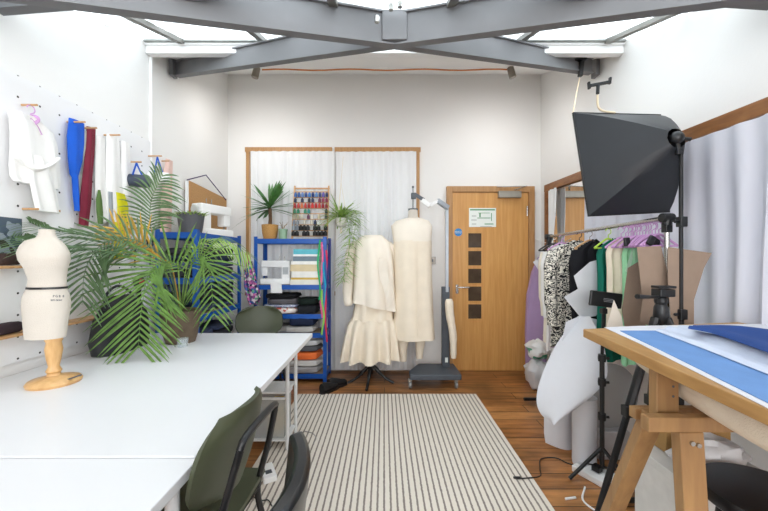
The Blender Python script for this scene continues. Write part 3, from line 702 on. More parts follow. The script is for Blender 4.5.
# --- folded fabrics on the back unit
FB = [ # (px centre, width m, shelf z, dz, height, material, label)
 (282, .34, .70, 0, .050, patterned('red_white_print', [(0, 'E9DCD4'), (.5, 'C65248'), (.72, 'F0E8E2')], 40, 'voronoi'), 'red and white printed fabric folded on the middle shelf of the back unit'),
 (283, .34, .70, .050, .024, patterned('blue_stripe_print', [(0, 'EDEDEE'), (.45, '2F4E98')], 30, 'wave', (.3, 1, 3)), 'blue and white striped fabric on the printed fold of the back unit'),
 (285, .31, .70, .075, .045, fabric('slate_fabric', '5D5A5E'), 'grey fabric folded on the striped fabric in the back unit'),
 (284, .33, .70, .122, .035, fabric('black_fabric', '1A1A1D'), 'black fabric topmost of the left pile in the back unit'),
 (309, .20, .70, 0, .07, fabric('charcoal_fabric', '202227'), 'charcoal fabric heap right of the printed fabrics in the back unit'),
 (309, .20, .70, .07, .05, fabric('darkgreen_black', '15201C'), 'dark bottle green fabric on the charcoal heap in the back unit'),
 (275, .34, .505, 0, .05, fabric('mid_grey_fab', '8E8B88'), 'mid grey fabric folded low behind the olive chair back'),
 (302, .30, .505, 0, .05, fabric('pale_grey_fab', 'B9B6B2'), 'pale grey fabric under the navy heap in the back unit'),
 (304, .26, .505, .05, .075, fabric('navy_fabric', '232C44'), 'crumpled navy fabric heap on the low shelf of the back unit'),
 (300, .46, .085, 0, .055, fabric('grey_marl', 'A5A3A4'), 'grey marl fabric lowest on the bottom shelf of the back unit'),
 (300, .46, .085, .055, .05, fabric('stone_fab', 'CFCCC8'), 'stone coloured fabric under the orange one on the bottom shelf'),
 (300, .44, .085, .105, .065, fabric('orange_fab', 'E5713A'), 'orange fabric folded in the bottom shelf pile of the back unit'),
 (300, .46, .085, .172, .045, fabric('dark_grey_roll', '5A5A5E'), 'dark grey fabric lying on the orange one on the bottom shelf'),
 (300, .46, .085, .218, .045, fabric('silver_fab', 'C6C6C8'), 'silver grey fabric near the top of the bottom shelf pile'),
 (300, .42, .085, .264, .035, fabric('ash_fab', '8B8A8C'), 'ash grey fabric topmost of the bottom shelf pile')]
for i, (px, wd, sz, dz, h_, mt, lab) in enumerate(FB):
    solo('folded_fabric', folded((W(px, 0, 3.64).x, 3.64, sz+.003+dz*1.3), (min(wd*1.15, .50),   .27, h_*1.3), i, amp=.05), mt, lab, 'fabric', 'fabrics folded on the back unit', smooth=True)
# --- ribbons on the right post of the back unit
rib = [('E86CA0', 321.5, 242, 318, 'bright pink'), ('2FA86A', 319.0, 240, 300, 'emerald green'), ('22A0C8', 324.5, 262, 310, 'turquoise'), ('D0385C', 326.5, 250, 342, 'crimson'), ('35306E', 328.5, 240, 352, 'navy'), ('8FC860', 322.8, 290, 335, 'lime green')]
for i, (cc, px, y0, y1, nm) in enumerate(rib):
    P = []
    for k in range(15):
        v = k/14; x = px+1.2*math.sin(v*7+i*2); yy = 3.49-.006*i; p = W(x, y0+(y1-y0)*v, yy)
        P.append([p+Vector((-.009, .002*math.sin(v*9), 0)), p+Vector((0, -.003, 0)), p+Vector((.009, .002*math.sin(v*9+1), 0))])
    solo('ribbon', MB().sheet(P, .0012), fabric('ribbon_'+cc, cc, rough=.5), '%s ribbon hanging down the right post of the back unit' % nm, 'ribbon', 'ribbons on the shelving post', smooth=True)
# patterned scarf and brown bin between the two blue units
def ringloft(rows, folds=5, amp=.12, n=30, e=.8, seed=0, tw=0):
    """rows of (z, xcentre, ycentre, half width, half depth)"""
    R = []
    for i, (z, x, y, rx, ry) in enumerate(rows):
        R.append([Vector((x+rx*math.copysign(abs(math.cos(a))**e, math.cos(a)), y+ry*math.copysign(abs(math.sin(a))**e, math.sin(a))*(1+amp*math.sin(folds*a+seed+tw*i)), z+amp*.03*math.sin(3*a+seed))) for a in [2*PI*j/n for j in range(n)]])
    return MB().loft(R)
def rows_px(rows, Y, dep):
    return [(H+(CY-py)*Y/F, ((a+b)/2-CX)*Y/F, Y, (b-a)/2*Y/F, dep*(1 if len(r) < 1 else 1)) for r in rows for (py, a, b) in [r]]
solo('patterned_scarf', ringloft(rows_px([(262, 248, 252), (270, 244, 254), (285, 244, 258), (298, 247, 261), (304, 250, 258)], 3.46, .03), 7, .3), patterned('floral', [(0, 'D9C6CC'), (.2, '8A4C86'), (.4, 'C0609A'), (.6, '3E5E9C'), (.78, '5C9C78'), (.9, '2C2440')], 45), 'colourful patterned scarf hanging at the left post of the back unit', 'scarf', smooth=True)
c = Vector((W(251, 0, 3.40).x-.01, 3.40, 0)); solo('brown_bin', MB().lathe([(.06, 0), (.075, .74), (.070, .74), (.056, .02)], c, 26), M('taupe_bin', '6A5D55', rough=.7), 'tall brown bin standing between the two blue shelving units', 'bin', smooth=True)

# --- left unit: planter, fabrics, cork board behind
gp = thing('grey_planter', 'dark grey round planter of small succulents on the left shelving', 'plant', (-1.585, 2.80, 1.478))
c = gp.location; part('pot', MB().lathe([(.078, 0), (.088, .05), (.102, .165), (.094, .165), (.090, .14)], c, 28), M('anthracite_pot', '55565B', rough=.5), gp, smooth=True)
part('soil', MB().lathe([(.091, .135), (.091, .145)], c, 20), m_soil, gp)
lv = MB()
for i in range(70): a = i*2.4; r = .095*math.sqrt(i/70); lv.leaf(c+Vector((r*math.cos(a), r*math.sin(a), .14)), (math.cos(a)*.8, math.sin(a)*.8, .75), (0, 0, 1), random.uniform(.06, .11), .016, .3, 3)
part('foliage', lv, m_leafl, gp)
fl = [('2B3446', 'dark navy'), ('8D7A8C', 'mauve'), ('3A3A40', 'charcoal'), ('B59A78', 'tan'), ('47506A', 'slate blue'), ('C9C2B8', 'stone')]
k = 0
for zs, nz in ((.50, 3), (.83, 4), (1.125, 4)):
    sn = {.50: 'third', .83: 'second', 1.125: 'upper'}[zs]
    for sidn, yc in (('near', 2.80), ('far', 3.19)):
        zz = zs+.003
        for q in range(nz):
            cc, nm = fl[(k*5+q*2+(sidn == 'far')) % 6]; hh = .045+.012*((k+q) % 3)
            solo('folded_fabric', folded((-1.585, yc, zz), (.26, .36, hh), k+q*7, amp=.05), fabric('lf_'+cc, cc), '%s fabric, %s up in the %s pile on the %s shelf of left unit' % (nm, ORD[q], sidn, sn), 'fabric', 'fabrics folded on the left unit', smooth=True)
            zz += hh+.002
        k += 1
# cork board hanging
cb = thing('cork_board', 'brown cork board hung by a purple strap above the left shelving', 'notice board', (XL+.03, 3.0, 1.55))
a0 = WL(187, 180, XL+.03); a1 = WL(225.5, 200, XL+.03)
part('board', MB().prism([a0, WL(225.5, 199, XL+.03), Vector((XL+.03, a1.y, 1.50)), Vector((XL+.03, a0.y, 1.50))], (.012, 0, 0)), M('cork', 'B58A5A', rough=.9, var=.12, scale=80), cb)
pk = WL(206, 175, XL+.05)
part('strap', MB().tube([WL(187, 180, XL+.045), pk, WL(226, 200, XL+.045)], .005, 6), fabric('purple_strap', '3B2A5A'), cb)
part('white_edge', MB().span((XL+.02, a0.y-.012, 1.50), (XL+.045, a0.y, a0.z)), m_white, cb)

# ------------------------------------------------------------------ pegboard and what hangs on it
pb = solo('pegboard', MB().span((XL+.0008, 1.05, .78), (XL+.018, 2.575, 2.16)), pegboard_mat(), 'large white pegboard covering the left wall above the table', 'pegboard')
PX = XL+.018
def peg(px, py, lab, ln=.10, ps=None):
    p = ps if ps is not None else WL(px, py, PX+.05); p = Vector((PX, p.y, p.z))
    solo('wooden_peg', MB().tube([p+Vector((.0005, 0, 0)), p+Vector((ln, 0, .0))], .0055, 8), m_peg, lab, 'peg', 'wooden pegs in the pegboard', smooth=True); return p
def hang(name, rows, X, dep, mat, lab, cat, group=None, folds=4, amp=.3, seed=0):
    """a cloth hanging flat against the side wall: rows of (py, px_left, px_right) seen on the plane x = X"""
    R = []
    for i, (py, a, b) in enumerate(rows):
        pa, pb_ = WL(a, py, X), WL(b, py, X); zc_ = (pa.z+pb_.z)/2
        cy, ry = (pa.y+pb_.y)/2, abs(pb_.y-pa.y)/2; n = 26
        R.append([Vector((X+dep*(math.sin(t)*(1+amp*math.sin(folds*t+seed+i*.3))), cy+ry*math.cos(t), (pa.z+pb_.z)/2+(pa.z-pb_.z)/2*math.cos(t)*(-1 if pa.y > pb_.y else 1)*0)) for t in [2*PI*j/n for j in range(n)]])
    return solo(name, MB().loft(R), mat, lab, cat, group, smooth=True)
# blouse with tie
XB = PX+.035
bl = thing('white_blouse', 'white sleeveless tie-front blouse on a lilac hanger on the pegboard', 'blouse', (XB, 1.68, 1.3))
def wrows(rows, X, dep, folds=5, amp=.3, seed=0):
    R = []
    for i, (py, a, b) in enumerate(rows):
        pa, pb_ = WL(a, py, X), WL(b, py, X); cy, ry = (pa.y+pb_.y)/2, (pb_.y-pa.y)/2; n = 34
        R.append([Vector((X+dep*(math.sin(t)*(1+amp*math.sin(folds*t+seed+i*.25))), cy+ry*math.copysign(abs(math.cos(t))**.7, math.cos(t)), (pa.z+pb_.z)/2)) for t in [2*PI*j/n for j in range(n)]])
    return MB().loft(R)
part('body', wrows([(114, 12, 32), (118, 8, 42), (126, 9, 53), (140, 10, 57), (158, 10, 59), (172, 9, 60), (181, 10, 60), (186, 14, 59)], XB, .022, 7, .35), m_whitefab, bl, smooth=True)
part('tie', wrows([(156, 28, 44), (168, 29, 50), (185, 30, 55), (200, 33, 58), (212, 36, 60)], XB+.030, .012, 5, .5, 1), m_whitefab, bl, smooth=True)
part('waistband', MB().tube(catmull([WL(12, 154, XB+.03), WL(24, 163, XB+.035), WL(36, 169, XB+.045), WL(48, 166, XB+.035), WL(60, 158, XB+.03)], 5), [.004]+[.011]*19+[.004]), m_whitefab, bl, smooth=True)
def hanger(lab, p, rz, mat, wd=.19, grp='lilac plastic hangers', sc=1, hook=None):
    t = thing('clothes_hanger', lab, 'hanger', p, rz, grp)
    part('shoulders', MB().tube(catmull([(-wd, 0, -.115), (-wd*.5, 0, -.08), (0, 0, -.055), (wd*.5, 0, -.08), (wd, 0, -.115)], 4), .0065, 8), mat, t, world=False, smooth=True)
    part('lower_bar', MB().tube([(-wd, 0, -.117), (wd, 0, -.117)], .005, 8), mat, t, world=False, smooth=True)
    hk = [(0, 0, -.06), (0, 0, -.03)]+[(.0+.019*math.sin(a), 0, -.009+.019*math.cos(a)-.0) for a in [PI*.9-PI*1.35*j/8 for j in range(9)]]
    part('hook', MB().tube(hk, .0028, 6), hook or m_chrome, t, world=False, smooth=True)
    return t
pg = peg(32, 105, 'wooden peg carrying the lilac hanger of the white blouse', .075)
hanger('small lilac hanger inside the neck of the white pegboard blouse', pg+Vector((.045, 0, -.012)), PI/2-.0, m_lilac, .05, sc=1, hook=m_lilac)
part('clip_plate', MB().ball(pg+Vector((.062, .008, -.065)), (.006, .036, .026)), m_lilac, [o for o in COL.objects if o.name.startswith('clothes_hanger') and o.parent is None][-1], smooth=True)
m_royal = fabric('royal_blue', '1E5FD0', rough=.45, bump=.4)
pgb = peg(76, 122, 'wooden peg holding the royal blue zips')
hang('zip_bundle', [(121, 69, 84), (140, 67, 84), (160, 68, 82), (175, 70, 78), (178, 72, 78), (195, 73, 79), (211, 75, 79)], PX+.03, .012, m_royal, 'bundle of royal blue zips hanging on the pegboard', 'zips')
pgc = peg(88, 128, 'wooden peg holding the burgundy zips')
hang('zip_bundle', [(128, 87, 95), (150, 86, 94), (175, 83, 92), (200, 80, 91), (226, 79, 88)], PX+.03, .012, fabric('burgundy', '7A2438', rough=.5, bump=.4), 'bundle of burgundy zips hanging right of the blue ones', 'zips')
hang('zip_bundle', [(131, 84, 87), (165, 83, 86.5), (200, 79, 85), (215, 80, 84)], PX+.02, .007, fabric('pale_sage', 'C8CCBC'), 'thin pale zips hanging behind the burgundy bundle', 'zips')
hang('white_fabric_strip', [(137, 96, 105), (165, 95, 105), (200, 95, 106), (222, 96, 107)], PX+.02, .008, m_whitefab, 'white fabric strip hanging right of the burgundy zips', 'fabric strip')
hang('ribbon_loop', [(190, 98.5, 100), (200, 96, 102), (212, 96.5, 103), (224, 98, 103)], PX+.04, .006, fabric('moss_ribbon', '5E7A46'), 'dark green ribbon loop hanging over the white strip', 'ribbon')
peg(112, 135, 'wooden peg above the wide white fabric length')
hang('white_fabric_length', [(136, 107, 119), (160, 106, 120), (190, 106, 122), (222, 107, 122)], PX+.03, .014, m_whitefab, 'wide white fabric length hanging left of the yellow bundle', 'fabric strip')
hang('white_fabric_length', [(142, 121, 129), (160, 121, 130), (180, 120, 131), (198, 122, 130)], PX+.03, .012, m_whitefab, 'narrow white fabric length hanging above the yellow bundle', 'fabric strip')
hang('yellow_bundle', [(193, 112, 124), (205, 113, 128), (225, 112, 128), (245, 112, 125), (259, 114, 121)], PX+.035, .016, fabric('acid_yellow', 'D8D21E', rough=.6, bump=.4), 'bundle of acid yellow zips hanging on the pegboard', 'zips')
hang('grey_mesh', [(192, 108.5, 113), (210, 109, 114), (240, 109, 114), (255, 110, 113)], PX+.04, .006, M('grey_mesh', '9AA0A6', rough=.6), 'thin grey ribbon hanging just left of the yellow bundle', 'ribbon')
hang('pink_fabric_strip', [(160, 166, 172.5), (180, 163, 172), (205, 161, 172), (232, 160, 171)], PX+.02, .010, fabric('blush', 'E9C9C0'), 'pale pink fabric strip hanging beside the left shelving', 'fabric strip')
peg(168, 161, 'wooden peg at the top of the pale pink strip', .06)
# rolls hung by blue ribbons
def ribroll(px, py, rx, col, lab, top, nm):
    t = thing(nm, lab, 'roll', WL(px, py+14, PX+.08)); c = WL(px, py, PX+.075); tp = WL(top[0], top[1], PX+.075)
    part('roll', MB().lathe([(.034, -.07), (.044, -.06), (.044, .06), (.034, .07)], c, 20, 'X', rot=Matrix.Rotation(.4, 3, 'Z')), col, t, smooth=True)
    part('ribbon', MB().bar(tp+Vector((.01, 0, 0)), c+Vector((.0, -.05, .03)), .002, .014, (0, 1, 0)).bar(tp+Vector((.01, 0, 0)), c+Vector((0, .06, .02)), .002, .014, (0, 1, 0)), m_royal, t)
peg(134, 162, 'wooden peg holding the blue ribbon of the dark roll', .1)
ribroll(138, 181, 9, M('slate_roll', '3C4454', rough=.6), 'dark slate fabric roll hung by a blue ribbon on the pegboard', (135, 163), 'hanging_roll')
peg(155, 156, 'wooden peg holding the blue ribbon of the white roll', .1)
ribroll(159, 178, 9, m_whitefab, 'white fabric roll hung by a blue ribbon on the pegboard', (156, 157), 'hanging_roll')
# shears hanging
m_shear = M('shear_dark', '2E2A2C', rough=.3, metal=.5)
for px, lab in ((134, 'dark handled shears hanging on the pegboard, nearer the yellow bundle'), (149, 'dark handled shears hanging on the pegboard, nearer the shelving')):
    c = WL(px, 243, PX+.018); t = thing('fabric_shears', lab, 'scissors', c, group='shears on the pegboard'); a = c
    for s in (-1, 1): part('handle', MB().tube([a+Vector((.01*s*.5, .022*s+.014*math.cos(q), .022*math.sin(q))) for q in [2*PI*j/12 for j in range(13)]], .006, 8), m_black, t, smooth=True)
    part('blades', MB().prism([a+Vector((.004, -.014, -.02)), a+Vector((.004, .014, -.02)), a+Vector((.004, .006, -.165)), a+Vector((.004, -.004, -.17))], (.004, 0, 0)), m_shear, t)
# little wooden shelves and pictures on the left
peg(33, 209, 'wooden peg level with the end of the blouse tie, nearest the viewer', .075)
peg(56, 211, 'wooden peg right of the blouse tie', .07)
def wshelf(a, b, z, dep, lab):
    return solo('wooden_shelf', MB().span((PX+.001, a, z-.012), (PX+dep, b, z)), m_peg, lab, 'shelf', 'wooden pegboard shelves', bevel=.002)
wshelf(1.42, 2.12, .935, .10, 'long narrow wooden shelf on the pegboard behind the mannequin')
wshelf(1.42, 1.62, 1.245, .10, 'short wooden shelf on the pegboard at shoulder height of the mannequin')
solo('dark_roll', folded((PX+.05, 1.53, .937), (.06, .14, .05), 4), fabric('dark_plum', '3A2E33'), 'small dark rolled cloth on the long wooden shelf', 'cloth', smooth=True)
solo('dark_bundle', folded((PX+.05, 1.55, 1.247), (.05, .09, .055), 6), fabric('dark_brownf', '41332F'), 'small dark bundle on the short wooden shelf', 'cloth', smooth=True)
pc = thing('postcard', 'dark landscape picture pinned at the left end of the pegboard', 'picture', WL(10, 243, PX+.005))
a, b = WL(1, 220, PX+.004), WL(22, 218, PX+.004)
part('card', MB().span((PX+.001, a.y-.05, 1.30), (PX+.004, b.y, 1.47)), patterned('photo_print', [(0, '4A5866'), (.45, '8C98A0'), (.6, '3A3430'), (.75, 'B0703C')], 12, 'noise'), pc)
# dark handbag on table by the wall, red-black tape tool above
bgt = thing('black_bag', 'black fabric bag standing on the table behind the big palm frond', 'bag', (-1.60, 2.0, .73))
part('body', ringloft([(.731, -1.585, 2.06, .085, .17), (.80, -1.59, 2.06, .095, .18), (.92, -1.60, 2.08, .085, .165), (1.01, -1.62, 2.11, .055, .12), (1.05, -1.635, 2.12, .02, .06)], 3, .08, e=.7), M('black_nylon', '1D1E22', rough=.6), bgt, smooth=True)
part('strap', MB().tube(catmull([(-1.60, 1.95, .98), (-1.61, 1.98, 1.07), (-1.62, 2.08, 1.11), (-1.62, 2.18, 1.06), (-1.60, 2.2, .98)], 5), .008), M('black_nylon', ''), bgt, smooth=True)
tp = thing('tape_dispenser', 'dark hanging tool with a red centre on the pegboard above the bag', 'tool', WL(137, 283, PX+.02))
c = WL(137, 282, PX+.001); part('disc', MB().lathe([(.040, 0), (.040, .03)], c, 24, 'X'), m_black, tp, smooth=True)
part('red_centre', MB().lathe([(.024, .03), (.024, .036)], c, 20, 'X'), M('red_plastic', 'B52A34'), tp)
part('handle', MB().span(c+Vector((.005, -.015, -.16)), c+Vector((.02, .015, -.03))), m_shear, tp)
# orange patterned jar and glass by the palm
c = Vector((W(186, 0, 2.36).x, 2.40, .73)); solo('orange_box', MB().span(c+Vector((-.03, -.03, 0)), c+Vector((.03, .03, .17))), patterned('orange_print', [(0, 'E0762A'), (.6, '2A2A2C'), (.75, 'F0A050')], 40, 'noise'), 'orange printed box on the table beside the palm pot', 'box', bevel=.003)
c = Vector((W(190, 0, 2.2).x, 2.12, .73)); solo('glass_tumbler', MB().lathe([(.028, 0), (.033, .05), (.030, .05), (.026, .005)], c, 20), sheer('tumbler_glass', 'DDE6E8', .2, .75), 'small clear glass on the table right of the palm pot', 'glass', smooth=True)

# ------------------------------------------------------------------ big palm on the table
pot = Vector((-1.335, 2.24, .73))
pl = thing('potted_palm', 'large feathery palm in a brown pot on the white table', 'plant', pot)
part('pot', MB().lathe([(.085, 0), (.10, .05), (.118, .18), (.12, .21), (.108, .21), (.10, .17)], pot, 28), M('brown_pot', '5F5040', rough=.8, var=.15), pl, smooth=True)
part('soil', MB().lathe([(.103, .165), (.103, .178)], pot, 20), m_soil, pl)
crown = pot+Vector((0, 0, .18))
def frond(path, L, wd, mat, nrm, n=26, droop=.25, start=.25, fwd=.55, r=.004, taper=.35, name='frond'):
    pts = catmull(path, 10); mb = MB(); N = len(pts)-1; nrm = Vector(nrm).normalized()
    mb.tube(pts, [r*(1-.75*i/N) for i in range(N+1)], 6)
    for k in range(n):
        t = start+(1-start)*(k+.3)/n; i = min(N-1, int(t*N)); f = t*N-i; p = pts[i].lerp(pts[i+1], f); tg = (pts[min(i+1, N)]-pts[max(i-1, 0)]).normalized()
        sd = tg.cross(nrm).normalized(); u = (t-start)/(1-start)
        l = L*(.55+.9*math.sin(PI*min(1, .18+u*.62)))*.72*(1-taper*u*u)
        for s in (-1, 1):
            q = fwd+.5*u*u+random.uniform(-.06, .06)
            d = sd*s+tg*q+nrm*random.uniform(-.06, .12)
            mb.leaf(p, d, nrm, l*random.uniform(.9, 1.08), wd, droop*random.uniform(.7, 1.3), 5)
    mb.v = [Vector((max(v.x, PX+.012), v.y, v.z)) for v in mb.v]
    return part(name, mb, mat, pl, smooth=False)
cm = (0, -1, .15)
frond([crown, W(190, 285, 2.15), W(172, 262, 2.05), W(150, 272, 1.95), W(142, 305, 1.86), W(138, 350, 1.80)], .36, .0145, m_leaf, (.1, -1, .35), 27, .10, .30)
frond([crown, W(188, 272, 2.2), W(202, 256, 2.18), W(210, 275, 2.15), W(214, 318, 2.12)], .24, .012, m_leaf, (0, -1, .3), 20, .2, .32)
frond([crown, W(186, 270, 2.25), W(200, 245, 2.3), W(225, 240, 2.36), W(250, 256, 2.42)], .20, .010, m_leafl, (0, -.5, 1), 24, .55, .25)
frond([crown, W(168, 258, 2.2), W(152, 232, 2.12), W(151, 202, 2.06), W(163, 174, 2.02)], .25, .0125, m_leafd, cm, 20, .38, .50)
frond([crown, W(165, 262, 2.1), W(135, 240, 2.0), W(104, 243, 1.9), W(86, 268, 1.83), W(82, 305, 1.8)], .25, .013, m_leafd, (.15, -1, .25), 22, .25, .3)
frond([crown, W(160, 266, 2.1), W(115, 240, 1.95), W(65, 232, 1.80), W(20, 222, 1.68)], .27, .011, m_leafd, (0, -.6, 1), 26, .28, .25, fwd=.9)
frond([crown, W(150, 262, 2.05), W(110, 252, 1.85), W(60, 246, 1.68), W(6, 236, 1.60)], .20, .012, m_leafd, (0, -.6, 1), 22, .25, .45, fwd=1.0)
frond([crown, W(172, 268, 2.2), W(160, 258, 2.1), W(135, 243, 2.02), W(112, 226, 1.98)], .22, .012, m_leafy, (0, -.9, .5), 10, .05, .45, fwd=1.1)
part('stems', MB().tube([crown, W(152, 232, 2.15)], .004).tube([crown, W(178, 262, 2.15)], .005).tube([crown, W(192, 262, 2.2)], .005), m_leafl, pl)
ym = MB()
for (x, y) in ((93, 222), (100, 236), (118, 243), (128, 212), (140, 210), (152, 212), (112, 208)):
    a = W(143, 248, 2.05); b = W(x, y, 2.0); ym.leaf(a, b-a, (0, -1, .3), (b-a).length, .014, .02, 5)
part('yellow_leaves', ym, m_leafy, pl)

# ------------------------------------------------------------------ small dress form on the table
mc = Vector((W(54.5, 0, 1.50).x, 1.50, .73)); Y = 1.50
mf = thing('tabletop_dress_form', 'half-size cream dress form on a turned wooden stand on the table', 'dress form', mc)
part('base', MB().lathe([(.092, 0), (.095, .010), (.088, .020), (.05, .028), (.022, .036)], mc, 32), m_pine, mf, smooth=True)
part('stand_post', MB().lathe([(.026, .036), (.022, .045), (.028, .055), (.019, .075), (.026, .11), (.031, .15), (.026, .18), (.031, .19), (.031, .215), (.018, .216)], mc+Vector((-.003, 0, 0)), 22), m_pine, mf, smooth=True)
part('metal_rod', MB().tube([mc+Vector((0, 0, .21)), mc+Vector((0, 0, .27))], .008), m_chrome, mf)
part('lever', MB().bar(mc+Vector((.07, -.01, .02)), mc+Vector((.14, -.03, .045)), .012, .006), m_dgrey, mf)
def tr_rows(rows, Y, n=32):
    R = []
    for (py, a, b, dep, dy) in rows:
        z = H+(CY-py)*Y/F; x = ((a+b)/2-CX)*Y/F; rx = (b-a)/2*Y/F
        R.append([Vector((x+rx*math.cos(t), Y+dy+dep*math.sin(t), z)) for t in [2*PI*j/n for j in range(n)]])
    return R
R = tr_rows([(338, 29, 44, .045, 0), (337.5, 28, 63, .055, 0), (320, 27, 65, .062, 0), (305, 25, 66.5, .066, .004), (296, 26, 66, .062, .002), (288, 30, 64, .052, 0), (279, 31, 64, .048, 0), (268, 29, 66, .056, -.006), (260, 26, 70, .066, -.014), (253, 23, 69, .064, -.010), (246, 22.5, 64, .052, 0), (241, 27, 60, .040, 0), (238, 37, 56, .028, 0), (235, 39.5, 54.5, .024, 0), (230, 40.5, 53.5, .023, 0)], Y)
R = R[1:]
part('torso', MB().loft(R), m_form, mf, smooth=True)
part('neck_cap', MB().lathe([(.031, 0), (.030, .004)], W(47, 230.5, Y), 20, sy=.75), m_form, mf)
wr_ = tr_rows([(286.5, 30.0, 64.6, .055, 0), (288.6, 29.6, 64.8, .0565, 0)], Y); part('waist_tape', MB().loft(wr_), m_black, mf, smooth=True)
text('lettering', 'P G B  8', W(58.5, 296.3, Y-.066), .014, m_dgrey, mf); text('lettering', 'SIZE EIGHT', W(56.5, 300.3, Y-.069), .010, m_dgrey, mf)

# ------------------------------------------------------------------ calico garments on full-size forms
Y1 = 3.50
f1 = thing('dress_form', 'dress form on curved black legs under the calico blouse and skirt', 'dress form', (W(371, 0, Y1).x, Y1, 0), group='full-size dress forms')
x1 = f1.location.x
part('torso', MB().loft(tr_rows([(318, 355, 390, .10, 0), (300, 354, 391, .11, 0), (275, 359, 386, .085, 0), (255, 355, 390, .10, 0), (243, 357, 388, .07, 0), (238, 364, 381, .045, 0)], Y1)), m_form, f1, smooth=True)
part('stem', MB().tube([(x1, Y1, .12), (x1, Y1, .72)], .018), m_black, f1, smooth=True)
for ang in (-.15, PI+.15, -PI/2-.15, PI/2):
    d = Vector((math.cos(ang), math.sin(ang), 0)); q = Vector((x1, Y1, 0))
    part('leg', MB().tube(catmull([q+Vector((0, 0, .20)), q+d*.07+Vector((0, 0, .13)), q+d*.15+Vector((0, 0, .055)), q+d*.235+Vector((0, 0, .013))], 5), [.02]*8+[.014]*8), m_black, f1, smooth=True)
def drape(rows, Y, folds, amp, e=.85, n=48, seed=0):
    R = []
    for i, (pl_, pr_, a, b, dep) in enumerate(rows):   # left and right height in px, left and right x in px
        x = ((a+b)/2-CX)*Y/F; rx = (b-a)/2*Y/F; zl = H+(CY-pl_)*Y/F; zr = H+(CY-pr_)*Y/F; ring = []; fa = amp*i/(len(rows)-1)
        for j in range(n):
            t = 2*PI*j/n; c_ = math.copysign(abs(math.cos(t))**e, math.cos(t)); s_ = math.copysign(abs(math.sin(t))**e, math.sin(t))
            k = 1+fa*math.sin(folds*t+seed+.15*math.sin(i)); ring.append(Vector((x+rx*c_*(1+.25*(k-1)), Y+dep*s_*k, zl+(zr-zl)*(c_+1)/2)))
        R.append(ring)
    return MB().loft(R)
bl = thing('calico_blouse', 'cream calico long-sleeved blouse with a slanted hem on the left form', 'blouse', (x1, Y1, .75))
part('body', drape([(235.5, 235, 364, 382, .06), (237, 237, 360, 384, .075), (242, 242, 354.5, 390, .105), (252, 252, 354, 393, .125), (270, 272, 353.5, 395, .135), (290, 293, 352.5, 396, .145), (301, 311, 351.5, 398, .155)], Y1, 7, .2), m_cream2, bl, smooth=True)
part('sleeve', MB().tube(catmull([W(357, 243, Y1), W(350.5, 252, Y1), W(348.5, 275, Y1-.03), W(347.5, 296, Y1-.05), W(349, 306, Y1-.06)], 5), [.045]*5+[.05]*5+[.052]*5+[.044]*5+[.026], 14), m_cream2, bl, smooth=True)
part('sleeve', MB().tube(catmull([W(388, 244, Y1), W(393, 252, Y1+.02), W(394, 275, Y1+.05), W(393, 303, Y1+.07)], 5), .04, 12), m_cream2, bl, smooth=True)
P = []
for i in range(13):
    v = i/12; row = []
    for j in range(5):
        u = j/4; row.append(W(379+u*7+v*6-2*math.sin(v*6)*(1-u), 258+v*(52-6*u), Y1-.158-.01*math.sin(v*9+u*3)))
    P.append(row)
part('frill', MB().sheet(P, .004), m_cream2, bl, smooth=True)
part('collar', MB().tube(catmull([W(364, 238, Y1-.02), W(368, 240, Y1-.075), W(377, 240, Y1-.075), W(382, 237, Y1-.02)], 5), .009), m_cream2, bl, smooth=True)
sk = thing('calico_skirt', 'cream calico skirt with a gathered lower tier on the left form', 'skirt', (x1, Y1, .22))
part('upper_tier', drape([(300, 300, 356, 391, .12), (310, 310, 353.5, 393, .13), (320, 320, 351.5, 394, .14)], Y1, 9, .16), m_cream, sk, smooth=True)
part('gathered_tier', drape([(318.5, 318.5, 351, 394.5, .142), (324, 324, 348, 396, .16), (340, 340, 344.5, 398, .18), (359, 357.5, 341.5, 399.5, .20)], Y1, 11, .34, n=110), m_cream, sk, smooth=True)
# form 2
Y2 = 3.50; x2 = W(412, 0, Y2).x
f2 = thing('hanging_dress_form', 'full-length cream dress form hung from a wheeled grey stand by the door', 'dress form', (W(432, 0, 3.55).x, 3.55, 0), group='full-size dress forms')
part('torso', MB().loft(tr_rows([(338, 397, 430, .10, 0), (300, 394, 431, .11, 0), (275, 399, 427, .085, 0), (250, 395, 430, .10, 0), (230, 396, 429, .08, 0), (222, 401, 424, .06, 0), (217, 408, 418, .045, 0), (210, 408.5, 417.5, .043, 0)], Y2)), m_form, f2, smooth=True)
part('neck_cap', MB().lathe([(.050, 0), (.050, .018), (.02, .02)], W(413, 210.5, Y2), 20, sy=.8), m_dgrey, f2)
part('leg', MB().loft(tr_rows([(361, 400, 406.5, .035, 0), (350, 398.5, 407, .045, 0), (335, 396, 410, .06, 0), (320, 396, 412, .075, 0)], Y2, 20)), m_cream, f2, smooth=True)
part('leg', MB().loft(tr_rows([(359, 416.5, 423, .035, .03), (350, 416, 424, .045, .03), (335, 415, 427, .06, .02), (320, 414, 430, .075, .01)], Y2, 20)), m_cream, f2, smooth=True)
part('arm', MB().tube(catmull([W(449, 299, 3.42), W(450, 315, 3.41), W(453, 335, 3.40), W(453.5, 358, 3.40)], 5), [.030]+[.042]*6+[.038]*5+[.032]*3+[.026]), m_cream, f2, smooth=True)
part('hanging_rod', MB().tube([W(413, 209, Y2), W(413, 194, Y2)], .005), m_dgrey, f2)
part('joint', MB().box(W(413.5, 196, Y2), (.05, .04, .06)), m_dgrey, f2, bevel=.004)
part('top_knob', MB().ball(W(413, 187, Y2), .012).tube([W(413, 187, Y2), W(413, 194, Y2)], .004), m_dgrey, f2)
